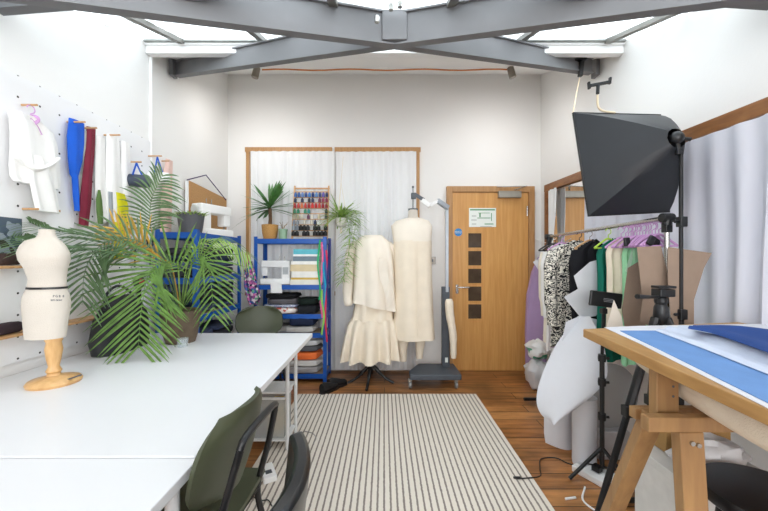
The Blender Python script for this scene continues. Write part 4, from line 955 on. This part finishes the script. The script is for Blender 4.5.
part('swing_arm', MB().bar(W(415, 194.5, Y2), W(424, 200, Y2-.01), .03, .035), m_dgrey, f2, bevel=.004)
part('swing_arm', MB().bar(W(422, 200, Y2-.01), W(430, 206, Y2-.03), .035, .045).bar(W(429, 205.5, Y2-.03), W(438, 201, Y2), .035, .035), m_white, f2, bevel=.006)
part('swing_arm', MB().bar(W(437, 200.5, Y2), W(448, 208, 3.55), .045, .05), m_lgrey, f2, bevel=.006)
part('upright_pole', MB().bar(W(447, 206, 3.56), W(447, 292, 3.56), .028, .03), m_lgrey, f2, bevel=.003)
part('mast', MB().box((W(445.5, 0, 3.58).x, 3.58, .56), (.08, .06, .84)), m_dgrey, f2, bevel=.006)
part('label_plate', MB().box(W(446.5, 360, 3.545), (.03, .004, .05)), m_signw, f2)
bb = MB().prism([(W(409, 0, 3.42).x, 3.30, .095), (W(459, 0, 3.42).x, 3.30, .095), (W(459, 0, 3.42).x, 3.42, .095), (W(448, 0, 3.7).x+.05, 3.66, .095), (W(418, 0, 3.7).x, 3.66, .095), (W(409, 0, 3.42).x, 3.42, .095)], (0, 0, .055))
part('wheeled_base', bb, m_dgrey, f2, bevel=.008)
for x, y in ((W(410, 0, 3.36).x, 3.35), (W(456, 0, 3.36).x, 3.35), (.33, 3.62), (.62, 3.62)):
    cst = part('caster', MB().tube([(x-.012, y, .035), (x+.012, y, .035)], .034, 16), M('caster_grey', '8A8A88', rough=.4), f2, smooth=True)
    part('caster_fork', MB().box((x, y, .08), (.035, .03, .035)), m_chrome, cst)
ds = thing('calico_dress', 'long sleeveless cream calico dress on the form hung beside the door', 'dress', (x2, Y2, .45))
part('yoke', drape([(218.5, 218.5, 405, 422, .065), (221, 221, 396, 429, .09), (226, 226, 391, 432, .115), (235, 235, 392.5, 431.5, .13), (242, 242, 393.5, 431.5, .135)], Y2, 4, .02), m_cream2, ds, smooth=True)
part('body', drape([(241, 241, 393.5, 431.5, .134), (262, 262, 394, 431.5, .138), (290, 290, 395, 432.5, .142), (315, 315, 394, 433.5, .15), (338, 338, 393.5, 435, .155)], Y2, 6, .10), m_cream, ds, smooth=True)
part('placket', MB().bar(W(416.5, 243, Y2-.146), W(417.5, 336, Y2-.168), .012, .006, (0, -1, 0)), m_cream, ds)

# hanging spider plant
hp = W(341, 222, 3.62); sp = thing('hanging_spider_plant', 'spider plant in a white hanging pot in front of the back windows', 'plant', hp)
part('pot', MB().lathe([(.02, -.055), (.045, -.045), (.062, -.01), (.066, .04), (.058, .04)], hp, 24), M('white_glaze', 'E4E2DC', rough=.35), sp, smooth=True)
part('tassel', MB().tube([hp+Vector((0, 0, -.05)), hp+Vector((0, 0, -.12))], [.006, .016]), m_cream, sp, smooth=True)
tp_ = Vector((hp.x, hp.y, H+(CY-149)*3.62/F))
mb = MB()
for a in range(3):
    e = Vector((math.cos(a*2.1)*.064, math.sin(a*2.1)*.064, .03)); mb.tube([hp+Vector((0, 0, -.055)), hp+e, hp+Vector((0, 0, .42)), tp_+Vector((0, .2, -.02))], .0025, 5)
part('cord', mb, m_cream, sp)
mb = MB(); q = hp+Vector((0, 0, .04))
for i in range(95):
    a = i*2.4; el = random.uniform(.1, 1.15); mb.leaf(q, (math.cos(a)*math.cos(el), math.sin(a)*math.cos(el)*.8, math.sin(el)), (0, 0, 1) if el < .8 else (math.cos(a), math.sin(a), .5), random.uniform(.24, .36), .016, random.uniform(.15, .75), 7)
part('leaves', mb, m_leafl, sp)
for j, (path, nn) in enumerate((([q, q+Vector((.05, -.06, .04)), W(350, 235, 3.36), W(347, 262, 3.34), W(342, 284, 3.34)], 120), ([q, q+Vector((.08, -.04, .06)), W(356, 215, 3.42), W(352, 248, 3.38)], 60))):
    pts = catmull(path, 8); mb = MB().tube(pts, .002, 5)
    for i in range(nn):
        p = pts[int(len(pts)*(.35+.62*i/nn))]; a = i*2.4; mb.leaf(p, (math.cos(a), math.sin(a)*.7-.2, random.uniform(-.1, .5)), (0, 0, 1), random.uniform(.09, .16), .012, .5, 4)
    part('trailing_runner', mb, m_leafl, sp)

# shoes
for i, (px, py, rz) in enumerate(((329, 391.5, 1.0), (337, 387, .8))):
    p = WZ(px, py, 0); t = thing('black_shoe', ('black shoe nearer the viewer of the pair left of the dress form', 'black shoe behind its mate in front of the curtain')[i], 'shoe', p, rz, 'pair of black shoes')
    R = []
    for (x, w_, h_) in ((-.13, .02, .05), (-.12, .036, .09), (-.07, .04, .095), (0, .042, .075), (.06, .048, .055), (.11, .042, .045), (.135, .02, .03)):
        R.append([Vector((x*.85, w_*.9*math.cos(a), .014+h_/2+h_/2*math.sin(a))) for a in [2*PI*j/14 for j in range(14)]])
    part('upper', MB().loft(R), M('black_suede', '141416', rough=.7), t, world=False, smooth=True)
    R = [[Vector((x*.85, w_*.9*s, z)) for s, z in ((-1, 0), (1, 0), (1, .022), (-1, .022))] for x, w_ in ((-.135, .025), (-.11, .038), (0, .04), (.07, .048), (.12, .04), (.14, .02))]
    part('sole', MB().loft(R), m_black, t, world=False)

# things leaning by the door: lilac board, bags
poly = [W(527, 372, 3.72), W(526.5, 330, 3.74), W(528, 295, 3.76), W(533, 272, 3.78), W(539, 258, 3.79), W(545, 254, 3.79), W(549, 254, 3.79)]
poly = poly+[Vector((1.775, 3.79, poly[-1].z)), Vector((1.775, 3.72, poly[0].z))]
lb = solo('lilac_board', MB().prism(poly, (0, .045, 0)), fabric('lilac_cover', 'B79CC4', var=.03), 'lilac covered ironing board leaning in the corner right of the door', 'ironing board')
def bag(nm, c, r, mat, lab, seed=0, amp=.35):
    R = []
    for i in range(13):
        th = PI*(.03+.94*i/12); ring = []
        for k in range(22):
            a = 2*PI*k/22; d = Vector((math.sin(th)*math.cos(a), math.sin(th)*math.sin(a), -math.cos(th)))
            q = 1+amp*noise.noise(d*2.3+Vector((seed, 0, 0))); p = Vector((d.x*r[0]*q, d.y*r[1]*q, d.z*r[2]*q)); p.z = max(p.z, -r[2]*.95); ring.append(Vector(c)+p)
        R.append(ring)
    return solo(nm, MB().loft(R), mat, lab, 'bag', smooth=True)
c = W(537, 385, 3.35); bag('plastic_bag', (c.x, 3.35, .15), (.10, .14, .155), M('white_polythene', 'E6E6E8', rough=.3, trans=.2), 'white plastic bag on the floor right of the door', 1)
bag('plastic_bag', (W(538, 0, 3.35).x, 3.36, .38), (.10, .12, .09), patterned('green_white_bag', [(0, 'ECEDEC'), (.5, '4FA886'), (.64, 'F0F0F0')], 5, 'noise', (1, 1, 2), .4), 'green and white plastic bag topmost of the bags by the door', 4)
bag('plastic_bag', (W(548, 0, 3.2).x+.03, 3.12, .56), (.085, .12, .14), M('white_polythene', ''), 'bulging white bag above the green one beside the clothes rail', 8)

# ------------------------------------------------------------------ clothes rail with garments
RX = 1.46; RZ = 1.487
rl = thing('clothes_rail', 'black and chrome clothes rail along the right wall packed with garments', 'clothes rail', (RX, 2.4, 0))
part('rail_bar', MB().tube([(RX, 1.76, RZ), (RX, 3.02, RZ-.02)], .0125, 12), m_chrome, rl, smooth=True)
for y, zz in ((1.76, RZ), (3.02, RZ-.02)):
    part('upright', MB().tube([(RX, y, .06), (RX, y, zz)], .0125, 12), m_chrome, rl, smooth=True)
    part('foot', MB().tube([(RX-.22, y, .03), (RX+.22, y, .03)], .014, 10).tube([(RX, y, .03), (RX, y, .08)], .014), m_black, rl, smooth=True)
    part('end_joint', MB().lathe([(.022, -.03), (.022, .03)], (RX, y, zz-.01), 14).lathe([(.024, -.03), (.024, .03)], (RX, y, zz+.0), 14, 'X').box((RX, y, zz-.05), (.034, .034, .05)), m_black, rl, smooth=True, bevel=.003)
G = [ # y, x range, top and bottom height, material, name, label, category, hanger, short name
 (2.99, 1.40, 1.66, 1.40, .55, fabric('ivory_cloth', 'E9E2D2'), 'ivory_shirt', 'ivory garment at the far end of the clothes rail', 'shirt', 'k', 'ivory garment'),
 (2.90, 1.38, 1.66, 1.40, .50, m_whitefab, 'white_shirt', 'white shirt second from the far end of the clothes rail', 'shirt', 'k', 'white shirt'),
 (2.80, 1.37, 1.66, 1.40, .55, fabric('dusty_lilac', 'C9B4CC'), 'lilac_shirt', 'dusty lilac garment between the white shirt and the patterned cardigan', 'shirt', 'p', 'dusty lilac garment'),
 (2.55, 1.245, 1.62, 1.405, .62, patterned('black_white_knit', [(0, 'E2DDD0'), (.36, '151516'), (.44, 'E2DDD0'), (.49, '1A1A1B'), (.55, 'DDD8CC'), (.62, '18181A')], 19, 'noise', (1, 1, 1.5)), 'patterned_cardigan', 'black and white patterned knitted cardigan on the clothes rail', 'cardigan', 'k', 'patterned cardigan'),
 (2.42, 1.36, 1.62, 1.405, .60, fabric('black_knit', '1B1B1F'), 'black_jacket', 'black jacket hanging just in front of the patterned cardigan', 'jacket', 'w', 'black jacket'),
 (2.22, 1.385, 1.62, 1.40, .62, fabric('bottle_green', '0F6A58', rough=.6), 'green_dress', 'dark bottle green garment behind the cream one', 'dress', 'g', 'bottle green garment'),
 (2.10, 1.37, 1.60, 1.40, .74, fabric('warm_cream', 'E6DAC5'), 'cream_dress', 'cream garment with a curved armhole in the middle of the rail', 'dress', 'p', 'cream garment'),
 (2.00, 1.40, 1.60, 1.40, .66, fabric('mint', '9CD6A8'), 'mint_dress', 'mint green garment hanging on the clothes rail', 'dress', 'p', 'mint garment')]
HM = {'k': (m_black, 'black'), 'p': (m_lilac, 'lilac'), 'w': (m_peg, 'wooden'), 'g': (M('lime_plastic', 'B4D84A', rough=.4), 'lime green')}
for i, (y, xa, xb, z1_, z0_, mt, nm, lab, cat, hc, shn) in enumerate(G):
    xm = (xa+xb)/2; hw = (xb-xa)/2; rr = []; n = 8
    prof_ = [(0, .10), (.035, .45), (.08, .88), (.14, 1.0), (.3, .93), (.55, .93), (.8, .97), (1, 1.02)]
    rows = [(z1_-(z1_-z0_)*a, xm, y, hw*b, .035*(.4+.6*min(1, a*5))) for a, b in prof_]
    t = thing(nm, lab, cat, (xm, y, z0_), group='garments on the clothes rail')
    part('body', ringloft(rows, 9, .35, n=54, seed=i, tw=.12), mt, t, smooth=True)
    if nm in ('patterned_cardigan', 'white_shirt', 'black_jacket', 'ivory_shirt'):
        for s in (-1, 1): part('sleeve', MB().tube(catmull([(xm+s*hw*.85, y-.01, z1_-.08), (xm+s*hw*1.04, y-.02, z1_-.2), (xm+s*hw*1.06, y-.025, z1_-.42), (xm+s*hw*1.0, y-.03, z1_-.62)], 5), [.05]*6+[.044]*6+[.035]*4, 12), mt, t, smooth=True)
    if nm == 'mint_dress':
        for s in (-1, 1): part('strap', MB().bar((xm+.04*s, y-.02, z1_-.03), (xm+.10*s, y-.036, z1_-.2), .02, .003, (0, -1, 0)), fabric('pale_mint', 'BFE2C4'), t)
    m_, cn = HM[hc]; hanger('%s hanger holding the %s on the rail' % (cn, shn), (RX, y, RZ-.012-.014), (.12*math.sin(i*3)), m_, min(.16, hw*.8), 'hangers on the clothes rail', hook=m_ if hc != 'w' else m_chrome)
# further lilac hangers bunched at the near end
for i in range(12):
    hanger('lilac clip hanger bunched at the rail near end, %s from viewer' % ORD[i], (RX, 1.812+.0225*i, RZ-.026), .45*math.sin(i*2.3), m_lilac, .10-.012*(i % 3), 'bunch of lilac hangers', hook=m_lilac)
m_clip = m_black
for i, (dy, dx) in enumerate(((1.80, -.06), (1.90, .05), (1.95, -.08))):
    solo('hanger_clip', MB().box((RX+dx, dy-.012, RZ-.115), (.03, .018, .05), Matrix.Rotation(.5-.3*i, 3, 'Y')), m_clip, 'black clip on the bunched lilac hangers, %s from the viewer' % ORD[i], 'clip', 'black hanger clips', bevel=.004)
# pattern pieces
def card(lab, pts, Y, mat, nm='pattern_piece', th=.0025, grp='card pattern pieces', bend=.02):
    P = [W(x, y, Y) for x, y in pts]; return solo(nm, MB().prism(P, (0, th, 0)), mat, lab, 'sewing pattern', grp)
card('brown card pattern piece hanging nearest the viewer on the rail', [(637, 247), (661, 246), (665, 262), (669, 281), (666, 325), (650, 326), (640, 322), (643, 300), (640, 275)], 1.74, m_card)
card('large brown card pattern piece hanging against the window curtain', [(668, 247), (690, 250), (712, 253), (704, 268), (694, 300), (694, 330), (672, 330), (668, 280)], 1.70, m_card)
card('narrow brown card pattern piece below the bunched lilac hangers', [(628, 268), (638, 262), (644, 300), (646, 330), (626, 334), (622, 310)], 1.90, m_card)
card('white paper pattern piece hanging in front of the black jacket, upper one', [(574, 276), (590, 262), (604, 258), (604, 300), (596, 316), (581, 318), (564, 297), (578, 289)], 2.29, m_paper, grp='paper pattern pieces')
card('white paper pattern piece hanging in front of the black jacket, lower one', [(566, 322), (580, 316), (600, 320), (598, 345), (560, 350)], 2.27, m_paper, grp='paper pattern pieces')
card('white paper pattern piece sticking out left of the patterned cardigan', [(533, 262), (546, 254), (552, 276), (549, 285)], 3.05, m_paper, grp='paper pattern pieces')
card('cream paper pattern piece above the drafting table corner', [(606, 330), (614, 300), (622, 318), (626, 348), (616, 350)], 1.85, m_cream2, grp='paper pattern pieces')

# white paper sheet and roll on the floor
pr = thing('paper_roll', 'white roll of pattern paper standing on the floor under the rail', 'paper roll', (1.245, 2.12, 0))
part('roll', MB().lathe([(.066, 0), (.068, .02), (.070, .42), (.066, .42)], (1.245, 2.12, .0), 28), m_paper, pr, smooth=True)
part('core', MB().lathe([(.02, .42), (.02, .425)], (1.245, 2.12, 0), 16), m_card, pr)
LA = catmull([W(578, 316, 2.34), W(556, 345, 2.30), W(541, 378, 2.24), W(536.5, 400, 2.20), W(541, 414, 2.16), W(551, 421, 2.12)], 4)
LB = catmull([W(590, 316, 2.10), W(601, 338, 2.06), W(607, 362, 2.03), (W(605, 381, 2.02)), W(585, 402, 2.03), W(556, 421.5, 2.08)], 4)
P = []
for i, (a, b) in enumerate(zip(LA, LB)):
    v = i/(len(LA)-1); P.append([a.lerp(b, j/12)+Vector((-.03, -.07, 0))*math.sin(PI*j/12)*(.3+v)*(1-.5*v) for j in range(13)])
solo('paper_sheet', MB().sheet(P, .0015), m_paper, 'large curling white paper sheet draped below the clothes rail', 'paper', smooth=True)
P = [[Vector((W(544+29*u, 0, 2.30).x, 2.30-.06*math.sin(u*3), z)) for u in [j/8 for j in range(9)]] for z in (.005, .1, .2, .3, .4)]
P[0] = [Vector((p.x+.01, p.y, .035-.03*j/8)) for j, p in enumerate(P[0])]
solo('paper_sheet', MB().sheet(P, .0015), m_paper, 'white paper sheet standing on the floor left of the paper roll', 'paper', smooth=True)

# ------------------------------------------------------------------ softbox
E = W(676.5, 138, 1.68)
A, D_, B_, C_ = W(573, 113, 2.00), W(660, 115, 2.06), W(588.5, 216, 1.93), W(669, 212, 1.97)
sb = thing('softbox', 'black pyramid softbox on a tall stand above the clothes rail', 'softbox', E)
rings = []
for t in (0, .25, .5, .75, 1):
    r = []
    cs = [A, D_, C_, B_]; ctr = (A+B_+C_+D_)/4
    for k in range(4):
        a, b = cs[k], cs[(k+1) % 4]
        for s in (0, .25, .5, .75):
            p = a.lerp(b, s); e2 = E+(p-ctr).normalized()*.05; q = e2.lerp(p, t)
            q += (ctr.lerp(E, .5)-p).normalized()*(-.045*math.sin(PI*t))*(1-.5*math.sin(PI*s))+Vector((0, 0, 0)); r.append(q)
    rings.append(r)
part('shell', MB().loft(rings, False), M('softbox_black', '1E2126', rough=.5, var=.15, scale=6), sb, smooth=True)
ct = (A+B_+C_+D_)/4
part('diffuser', MB().prism([A.lerp(ct, .02), D_.lerp(ct, .02), C_.lerp(ct, .02), B_.lerp(ct, .02)], (A-E).cross(D_-E).normalized()*.001), m_whitefab, sb)
part('rim', MB().tube([A, D_, C_, B_, A], .006, 8), m_black, sb, smooth=True)
for p in (A, D_, B_, C_): part('rod', MB().tube([E, p.lerp(ct, .03)], .0035, 6), m_blackmetal, sb)
part('speed_ring', MB().ball(E, .032), m_black, sb, smooth=True)
part('tilt_knob', MB().tube([E+Vector((0, 0, 0)), E+Vector((.06, -.01, -.01))], .010).tube([E, E+Vector((.01, 0, -.08))], .012), m_black, sb, smooth=True)
sx, sy = W(681, 0, 1.70).x, 1.70
# light stand with tripod feet
ls = thing('light_stand', 'tall black light stand carrying the softbox', 'stand', (sx, sy, 0))
part('pole', MB().tube([(sx, sy, .10), (sx, sy, 1.02)], .0125), m_black, ls, smooth=True)
part('pole', MB().tube([(sx, sy, 1.0), (sx, sy, E.z-.05)], .009), m_black, ls, smooth=True)
for z in (1.0, 1.46): part('clamp', MB().box((sx, sy-.004, z), (.035, .032, .05)).tube([(sx, sy, z), (sx-.04, sy-.01, z)], .008), m_black, ls, bevel=.003)
for k in range(3):
    a = k*2.094+.5; part('leg', MB().tube([(sx, sy, .42), (sx+.24*math.cos(a), sy+.24*math.sin(a), .01)], .009), m_black, ls, smooth=True)
# mounting brackets above
hb = thing('beam_clamp', 'black clamp with a pale cord hanging from the right end of the steel beam', 'clamp', W(580, 68, 2.70))
part('hook', MB().box(W(580, 60, 2.70), (.085, .05, .014)).box(W(581, 69, 2.70), (.030, .03, .12), Matrix.Rotation(.12, 3, 'Y')), m_black, hb, bevel=.004)
part('cord', MB().tube([W(579.5, 78, 2.70), W(576, 96, 2.4), A+Vector((0, 0, .0))], .0045), M('pale_cord', 'D9C6A6', rough=.6), hb, smooth=True)
gn = thing('phone_bracket', 'black U-shaped bracket on a pale bent arm above the softbox', 'bracket', W(598, 112, 1.98))
part('arm', MB().tube(catmull([W(615, 112.5, 2.0), W(603, 111, 1.99), W(598, 106, 1.99), W(597.5, 95, 1.99)], 5), .006), M('pale_tube', 'E2D2B4', rough=.4), gn, smooth=True)
part('bracket', MB().bar(W(588.5, 86, 1.99), W(610, 82, 1.99), .016, .016).bar(W(589.3, 89, 1.99), W(588.7, 82, 1.99), .016, .012).bar(W(609.5, 84, 1.99), W(610.2, 77.5, 1.99), .016, .012).tube([W(598, 85, 1.99), W(597.6, 94, 1.99)], .010), m_black, gn, bevel=.002)

# ------------------------------------------------------------------ phone light stand and camera tripod
px_, py_ = W(602, 0, 1.98).x, 1.98
st = thing('tripod_stand', 'slim black tripod stand holding the small black screen', 'tripod', (px_, py_, 0))
part('pole', MB().tube([(px_, py_, .06), (px_, py_, .70)], .013), m_black, st, smooth=True)
part('pole', MB().tube([(px_, py_, .70), (px_+.01, py_, .99)], .009), m_black, st, smooth=True)
for z in (.36, .56, .70): part('collar', MB().lathe([(.02, -.02), (.022, 0), (.02, .02)], (px_, py_, z), 14).tube([(px_, py_, z), (px_+.035, py_-.01, z)], .008), m_black, st, smooth=True)
for (dx, dy) in ((-.20, -.02), (.10, -.16), (.10, .17)):
    lg = part('leg', MB().tube([(px_, py_, .18), (px_+dx, py_+dy, .012)], .010), m_black, st, smooth=True)
    part('brace', MB().tube([(px_, py_, .07), (px_+dx*.55, py_+dy*.55, .095)], .005), m_black, lg)
sc_ = thing('small_screen', 'small black screen clipped on top of the slim tripod', 'screen', W(605, 309, 1.98))
R_ = Matrix.Rotation(.12, 3, 'Y'); sc0 = W(605.5, 299.5, 1.97)
part('body', MB().box(sc0, (.185, .018, .088), R_), m_black, sc_, bevel=.006)
part('printed_text', MB().box(sc0+Vector((.01, -.0105, .004)), (.055, .001, .003), R_).box(sc0+Vector((.01, -.0105, -.004)), (.06, .001, .003), R_).box(sc0+Vector((.009, -.0105, -.012)), (.05, .001, .003), R_), M('screen_print', '8A8C90', var=0), sc_)
part('clamp', MB().box(W(603.5, 311, 1.98), (.03, .03, .03)), m_black, sc_, bevel=.003)
# camera tripod
tb = W(661, 305, 1.60)
ct_ = thing('camera_tripod', 'large black camera tripod standing beside the drafting table', 'tripod', (tb.x, tb.y, 0))
part('pan_head', MB().ball(tb+Vector((-.0, 0, .02)), .028).box(tb+Vector((.01, 0, .058)), (.07, .06, .035)).box(tb+Vector((.012, 0, .085)), (.085, .05, .012)), m_black, ct_, bevel=.004)
part('pan_handle', MB().tube([tb+Vector((0, 0, .04)), W(652, 297, 1.56), W(637, 296.5, 1.52)], [.007, .007, .011]), m_black, ct_, smooth=True)
part('shoulder', MB().lathe([(.02, -.09), (.032, -.06), (.028, -.01), (.016, .02)], tb, 18), m_black, ct_, smooth=True)
for (fx, fy, r) in ((W(590, 505, 1.60).x, 1.58, .019), (tb.x+.09, 1.84, .017), (tb.x+.22, 1.42, .017)):
    f0 = Vector((fx, fy, 0.015)); a = tb+Vector(((fx-tb.x)*.08, (fy-tb.y)*.08, -.06))
    lg = part('leg', MB().tube([a, a.lerp(f0, .45)], r).tube([a.lerp(f0, .42), f0], r*.75), m_black, ct_, smooth=True)
    part('leg_lock', MB().box(a.lerp(f0, .44), (.045, .04, .05)), m_black, lg, bevel=.004)

# ------------------------------------------------------------------ drafting table on trestle
ZT = .98
c1 = WZ(583, 329, ZT); c2 = WZ(605, 326, ZT)
nx = c1.x-(c1.y-.35)*.105
dt_ = thing('drafting_table', 'wooden-edged drafting table top on a pine trestle in the right foreground', 'table', (1.2, .95, 0))
poly = [c1, Vector((1.66, 1.60, ZT)), Vector((1.66, .35, ZT)), Vector((nx, .35, ZT))]
part('tabletop', MB().prism([p-Vector((0, 0, .034)) for p in poly], (0, 0, .034)), m_tablewood, dt_, bevel=.003)
t = thing('trestle', 'adjustable pine trestle under the drafting table', 'trestle', (1.15, 1.05, 0))
part('rail', MB().span((.765, .985, .775), (1.56, 1.018, .818)), m_trestle, t, bevel=.003)
part('rail', MB().span((.80, 1.085, .765), (1.56, 1.115, .80)), m_trestle, t, bevel=.003)
for xo in (0, .60):
    u = part('upright_post', MB().span((.828+xo, 1.035, .78), (.896+xo, 1.068, ZT-.035)), m_trestle, t, bevel=.003)
    for z in (.86, .89, .92): part('peg_hole', MB().tube([(.878+xo, 1.036, z), (.878+xo, 1.0345, z)], .004), m_dgrey, u)
    part('leg', MB().bar((.850+xo, 1.075, .795), (.862+xo, 1.42, .012), .062, .034, (0, 1, 0)), m_trestle, t, bevel=.003)
    l2 = part('leg', MB().bar((.888+xo, 1.00, .775), (.905+xo, .965, .012), .070, .034, (0, 1, 0)), m_trestle, t, bevel=.003)
    for dx in (-.008, .010): part('bolt', MB().lathe([(.007, 0), (.007, -.006)], (.893+xo+dx, .981, .745-dx*.3), 8, 'Y'), m_chrome, l2)
    part('cross_brace', MB().bar((.855+xo, 1.31, .26), (.897+xo, .99, .26), .03, .03), m_trestle, t, bevel=.002)
# papers and cloth on the table
def flat(pts, z, th, mat, nm, lab, cat, wave=0, grp=None):
    P = [WZ(x, y, z) for x, y in pts]; return solo(nm, MB().prism(P, (0, 0, th)), mat, lab, cat, grp)
flat([(604, 327.5), (640, 326), (768, 324), (830, 350), (830, 440), (640, 344)], ZT+.0006, .0012, m_paper, 'drawing_paper', 'large white paper sheet covering the drafting table', 'paper')
flat([(620, 331), (668, 331), (720, 352), (800, 384), (800, 419), (660, 350)], ZT+.002, .002, fabric('light_blue', '6C93C8'), 'blue_pattern_sheet', 'light blue sheet lying along the left edge of the drafting table', 'sheet')
def heap(lab, nm, left, right, z, mat, cat, hgt, folds, seed=0, n=22):
    """cloth lying on the table between two curves given in px at table height"""
    L = catmull([WZ(x, y, z) for x, y in left], 8); Rr = catmull([WZ(x, y, z) for x, y in right], 8); P = []
    for i in range(len(L)):
        row = []; 
        for j in range(n+1):
            u = j/n; p = L[i].lerp(Rr[i], u); e = math.sin(PI*u)**.6; q = hgt*e*(.55+.45*math.sin(u*folds*PI+seed+i*.08))*min(1, .35+i*.06)
            row.append(p+Vector((0, 0, .002+max(0, q))))
        P.append(row)
    return solo(nm, MB().sheet(P, .002), mat, lab, cat, smooth=True)
heap('white crumpled cloth lying diagonally over the blue sheet', 'white_cloth', [(655, 331), (700, 348), (768, 375), (840, 402)], [(690, 327), (735, 334), (790, 346), (850, 360)], ZT+.0045, fabric('pale_blue_white', 'CDD5E6', var=.05), 'cloth', .032, 6, .4)
heap('dark blue denim strip across the top of the white cloth', 'denim_cloth', [(688, 329), (712, 334), (745, 345), (800, 365)], [(694, 326.5), (725, 328), (768, 333), (820, 342)], ZT+.041, fabric('denim', '2E4A86'), 'cloth', .028, 2, .8)

# rolled cream fabric, boxes, bag and stool under the table
fr_ = thing('fabric_roll', 'thick cream fabric roll lying under the drafting table top', 'fabric roll', (.97, 1.05, .81))
part('roll', MB().tube(catmull([(1.085, 1.40, .882), (1.07, 1.35, .88), (.975, 1.06, .88), (.93, .80, .875), (.90, .50, .872)], 5), [.035]+[.048]+[.058]*19, 22), m_cream, fr_, smooth=True)
bx_ = thing('white_box', 'large white storage box on the floor behind the trestle legs', 'box', (1.22, 1.31, 0))
part('box_body', MB().span((1.05, 1.20, .002), (1.39, 1.43, .47)), M('box_white', 'D5D5D2', rough=.6), bx_, bevel=.004)
part('lid', MB().span((1.045, 1.195, .47), (1.395, 1.435, .50)), M('box_white', ''), bx_, bevel=.004)
solo('brown_parcel', MB().span((1.12, 1.355, .503), (1.38, 1.43, .62)), M('kraft', 'A8834F', rough=.8), 'brown cardboard parcel on the large white box', 'parcel', bevel=.004)
bag('tissue_bag', (1.21, 1.27, .553), (.13, .065, .055), M('white_polythene', ''), 'crumpled white plastic bag on the white box behind the black stool', 12, .5)
tub = thing('clear_tub', 'round translucent tub standing behind the slim tripod', 'tub', (1.47, 2.22, 0))
part('bowl', MB().lathe([(.20, 0), (.215, .012), (.205, .03)], (1.46, 2.21, .38), 34, 'Y', rot=Matrix.Rotation(.1, 3, 'Z')), sheer('tub_plastic', 'C9CBCD', .3, .25), tub, smooth=True)
part('foot', MB().box((1.46, 2.22, .09), (.2, .12, .178)), M('tub_base', 'BEBFC2', rough=.5), tub, bevel=.004)
so = Vector((1.147, 1.015, 0)); stl = thing('black_stool', 'round black padded stool in the bottom right corner', 'stool', so)
part('seat', MB().lathe([(.150, .535), (.163, .545), (.165, .565), (.158, .578), (.05, .584), (.001, .585)], so, 44), m_vinyl, stl, smooth=True)
for k in range(4):
    a = k*PI/2+.6; part('leg', MB().tube([so+Vector((.10*math.cos(a), .10*math.sin(a), .535)), so+Vector((.16*math.cos(a), .16*math.sin(a), 0))], .010), m_blackmetal, stl, smooth=True)
part('foot_ring', MB().tube([so+Vector((.138*math.cos(a), .138*math.sin(a), .2)) for a in [2*PI*j/24 for j in range(25)]], .006), m_blackmetal, stl, smooth=True)

# power strip, cables, adapter
ps = thing('power_strip', 'white power strip with plugs on the floor by the slim tripod', 'power strip', WZ(597, 478, 0), .5)
part('body', MB().box((0, 0, .02), (.14, .22, .038)), m_white, ps, world=False, bevel=.006)
for k in range(3): part('socket', MB().box((0, -.08+.08*k, .0395), (.05, .05, .002)), M('socket_grey', 'C2C3C5'), ps, world=False)
part('plug', MB().box((0, .0, .058), (.045, .045, .035)), m_black, ps, world=False, bevel=.006)
part('plug', MB().box((.0, -.08, .056), (.045, .045, .03)), m_white, ps, world=False, bevel=.006)
def cable(lab, pts, r, mat, nm='cable', grp=None):
    P = [WZ(x, y, z) for x, y, z in pts]; return solo(nm, MB().tube(catmull(P, 6), r, 6), mat, lab, 'cable', grp, smooth=True)
cable('white cable looping from the power strip toward the viewer', [(585, 487, .02), (583, 500, .006), (598, 512, .006), (612, 515, .006)], .005, m_white)
cable('white cable arching over the power strip to the right', [(580, 462, .006), (590, 455, .05), (608, 456, .08), (618, 470, .02), (618, 490, .006)], .004, m_white)
cable('black cable trailing from the striped rug to the power strip', [(517, 478.5, .018), (527, 478, .018), (540, 476, .018), (540, 468, .016), (541, 459, .006), (556, 458, .005), (570, 464, .005), (588, 466, .008)], .0035, m_black)
p = WZ(517, 478.5, .013); solo('cable_plug', MB().tube([p+Vector((-.02, 0, .006)), p+Vector((.02, 0, .006))], .006), m_black, 'small black plug lying on the right side of the rug', 'plug')
p = WZ(571, 500, .0); solo('white_connector', MB().tube([p+Vector((-.03, 0, .006)), p+Vector((.03, .01, .006))], .006), m_white, 'small white connector on the floorboards near the rug', 'connector')
ad = thing('white_adapter', 'white power adapter block on the rug beside the olive chair', 'adapter', WZ(268, 476, .0125), .5)
part('body', MB().box((0, 0, .018), (.075, .15, .034)), m_white, ad, world=False, bevel=.006)
part('socket', MB().box((0, -.02, .036), (.035, .035, .002)), m_dgrey, ad, world=False)
cable('thin grey cable curling on the rug by the rack leg', [(303, 431, .016), (312, 433, .016), (316, 438, .016), (313, 444, .016)], .0025, M('cable_grey', '8A8582'))
cable('black cable lying on the rug under the olive chair', [(262, 478, .018), (250, 490, .018), (258, 500, .018), (268, 500, .018), (272, 506, .018)], .003, m_black)
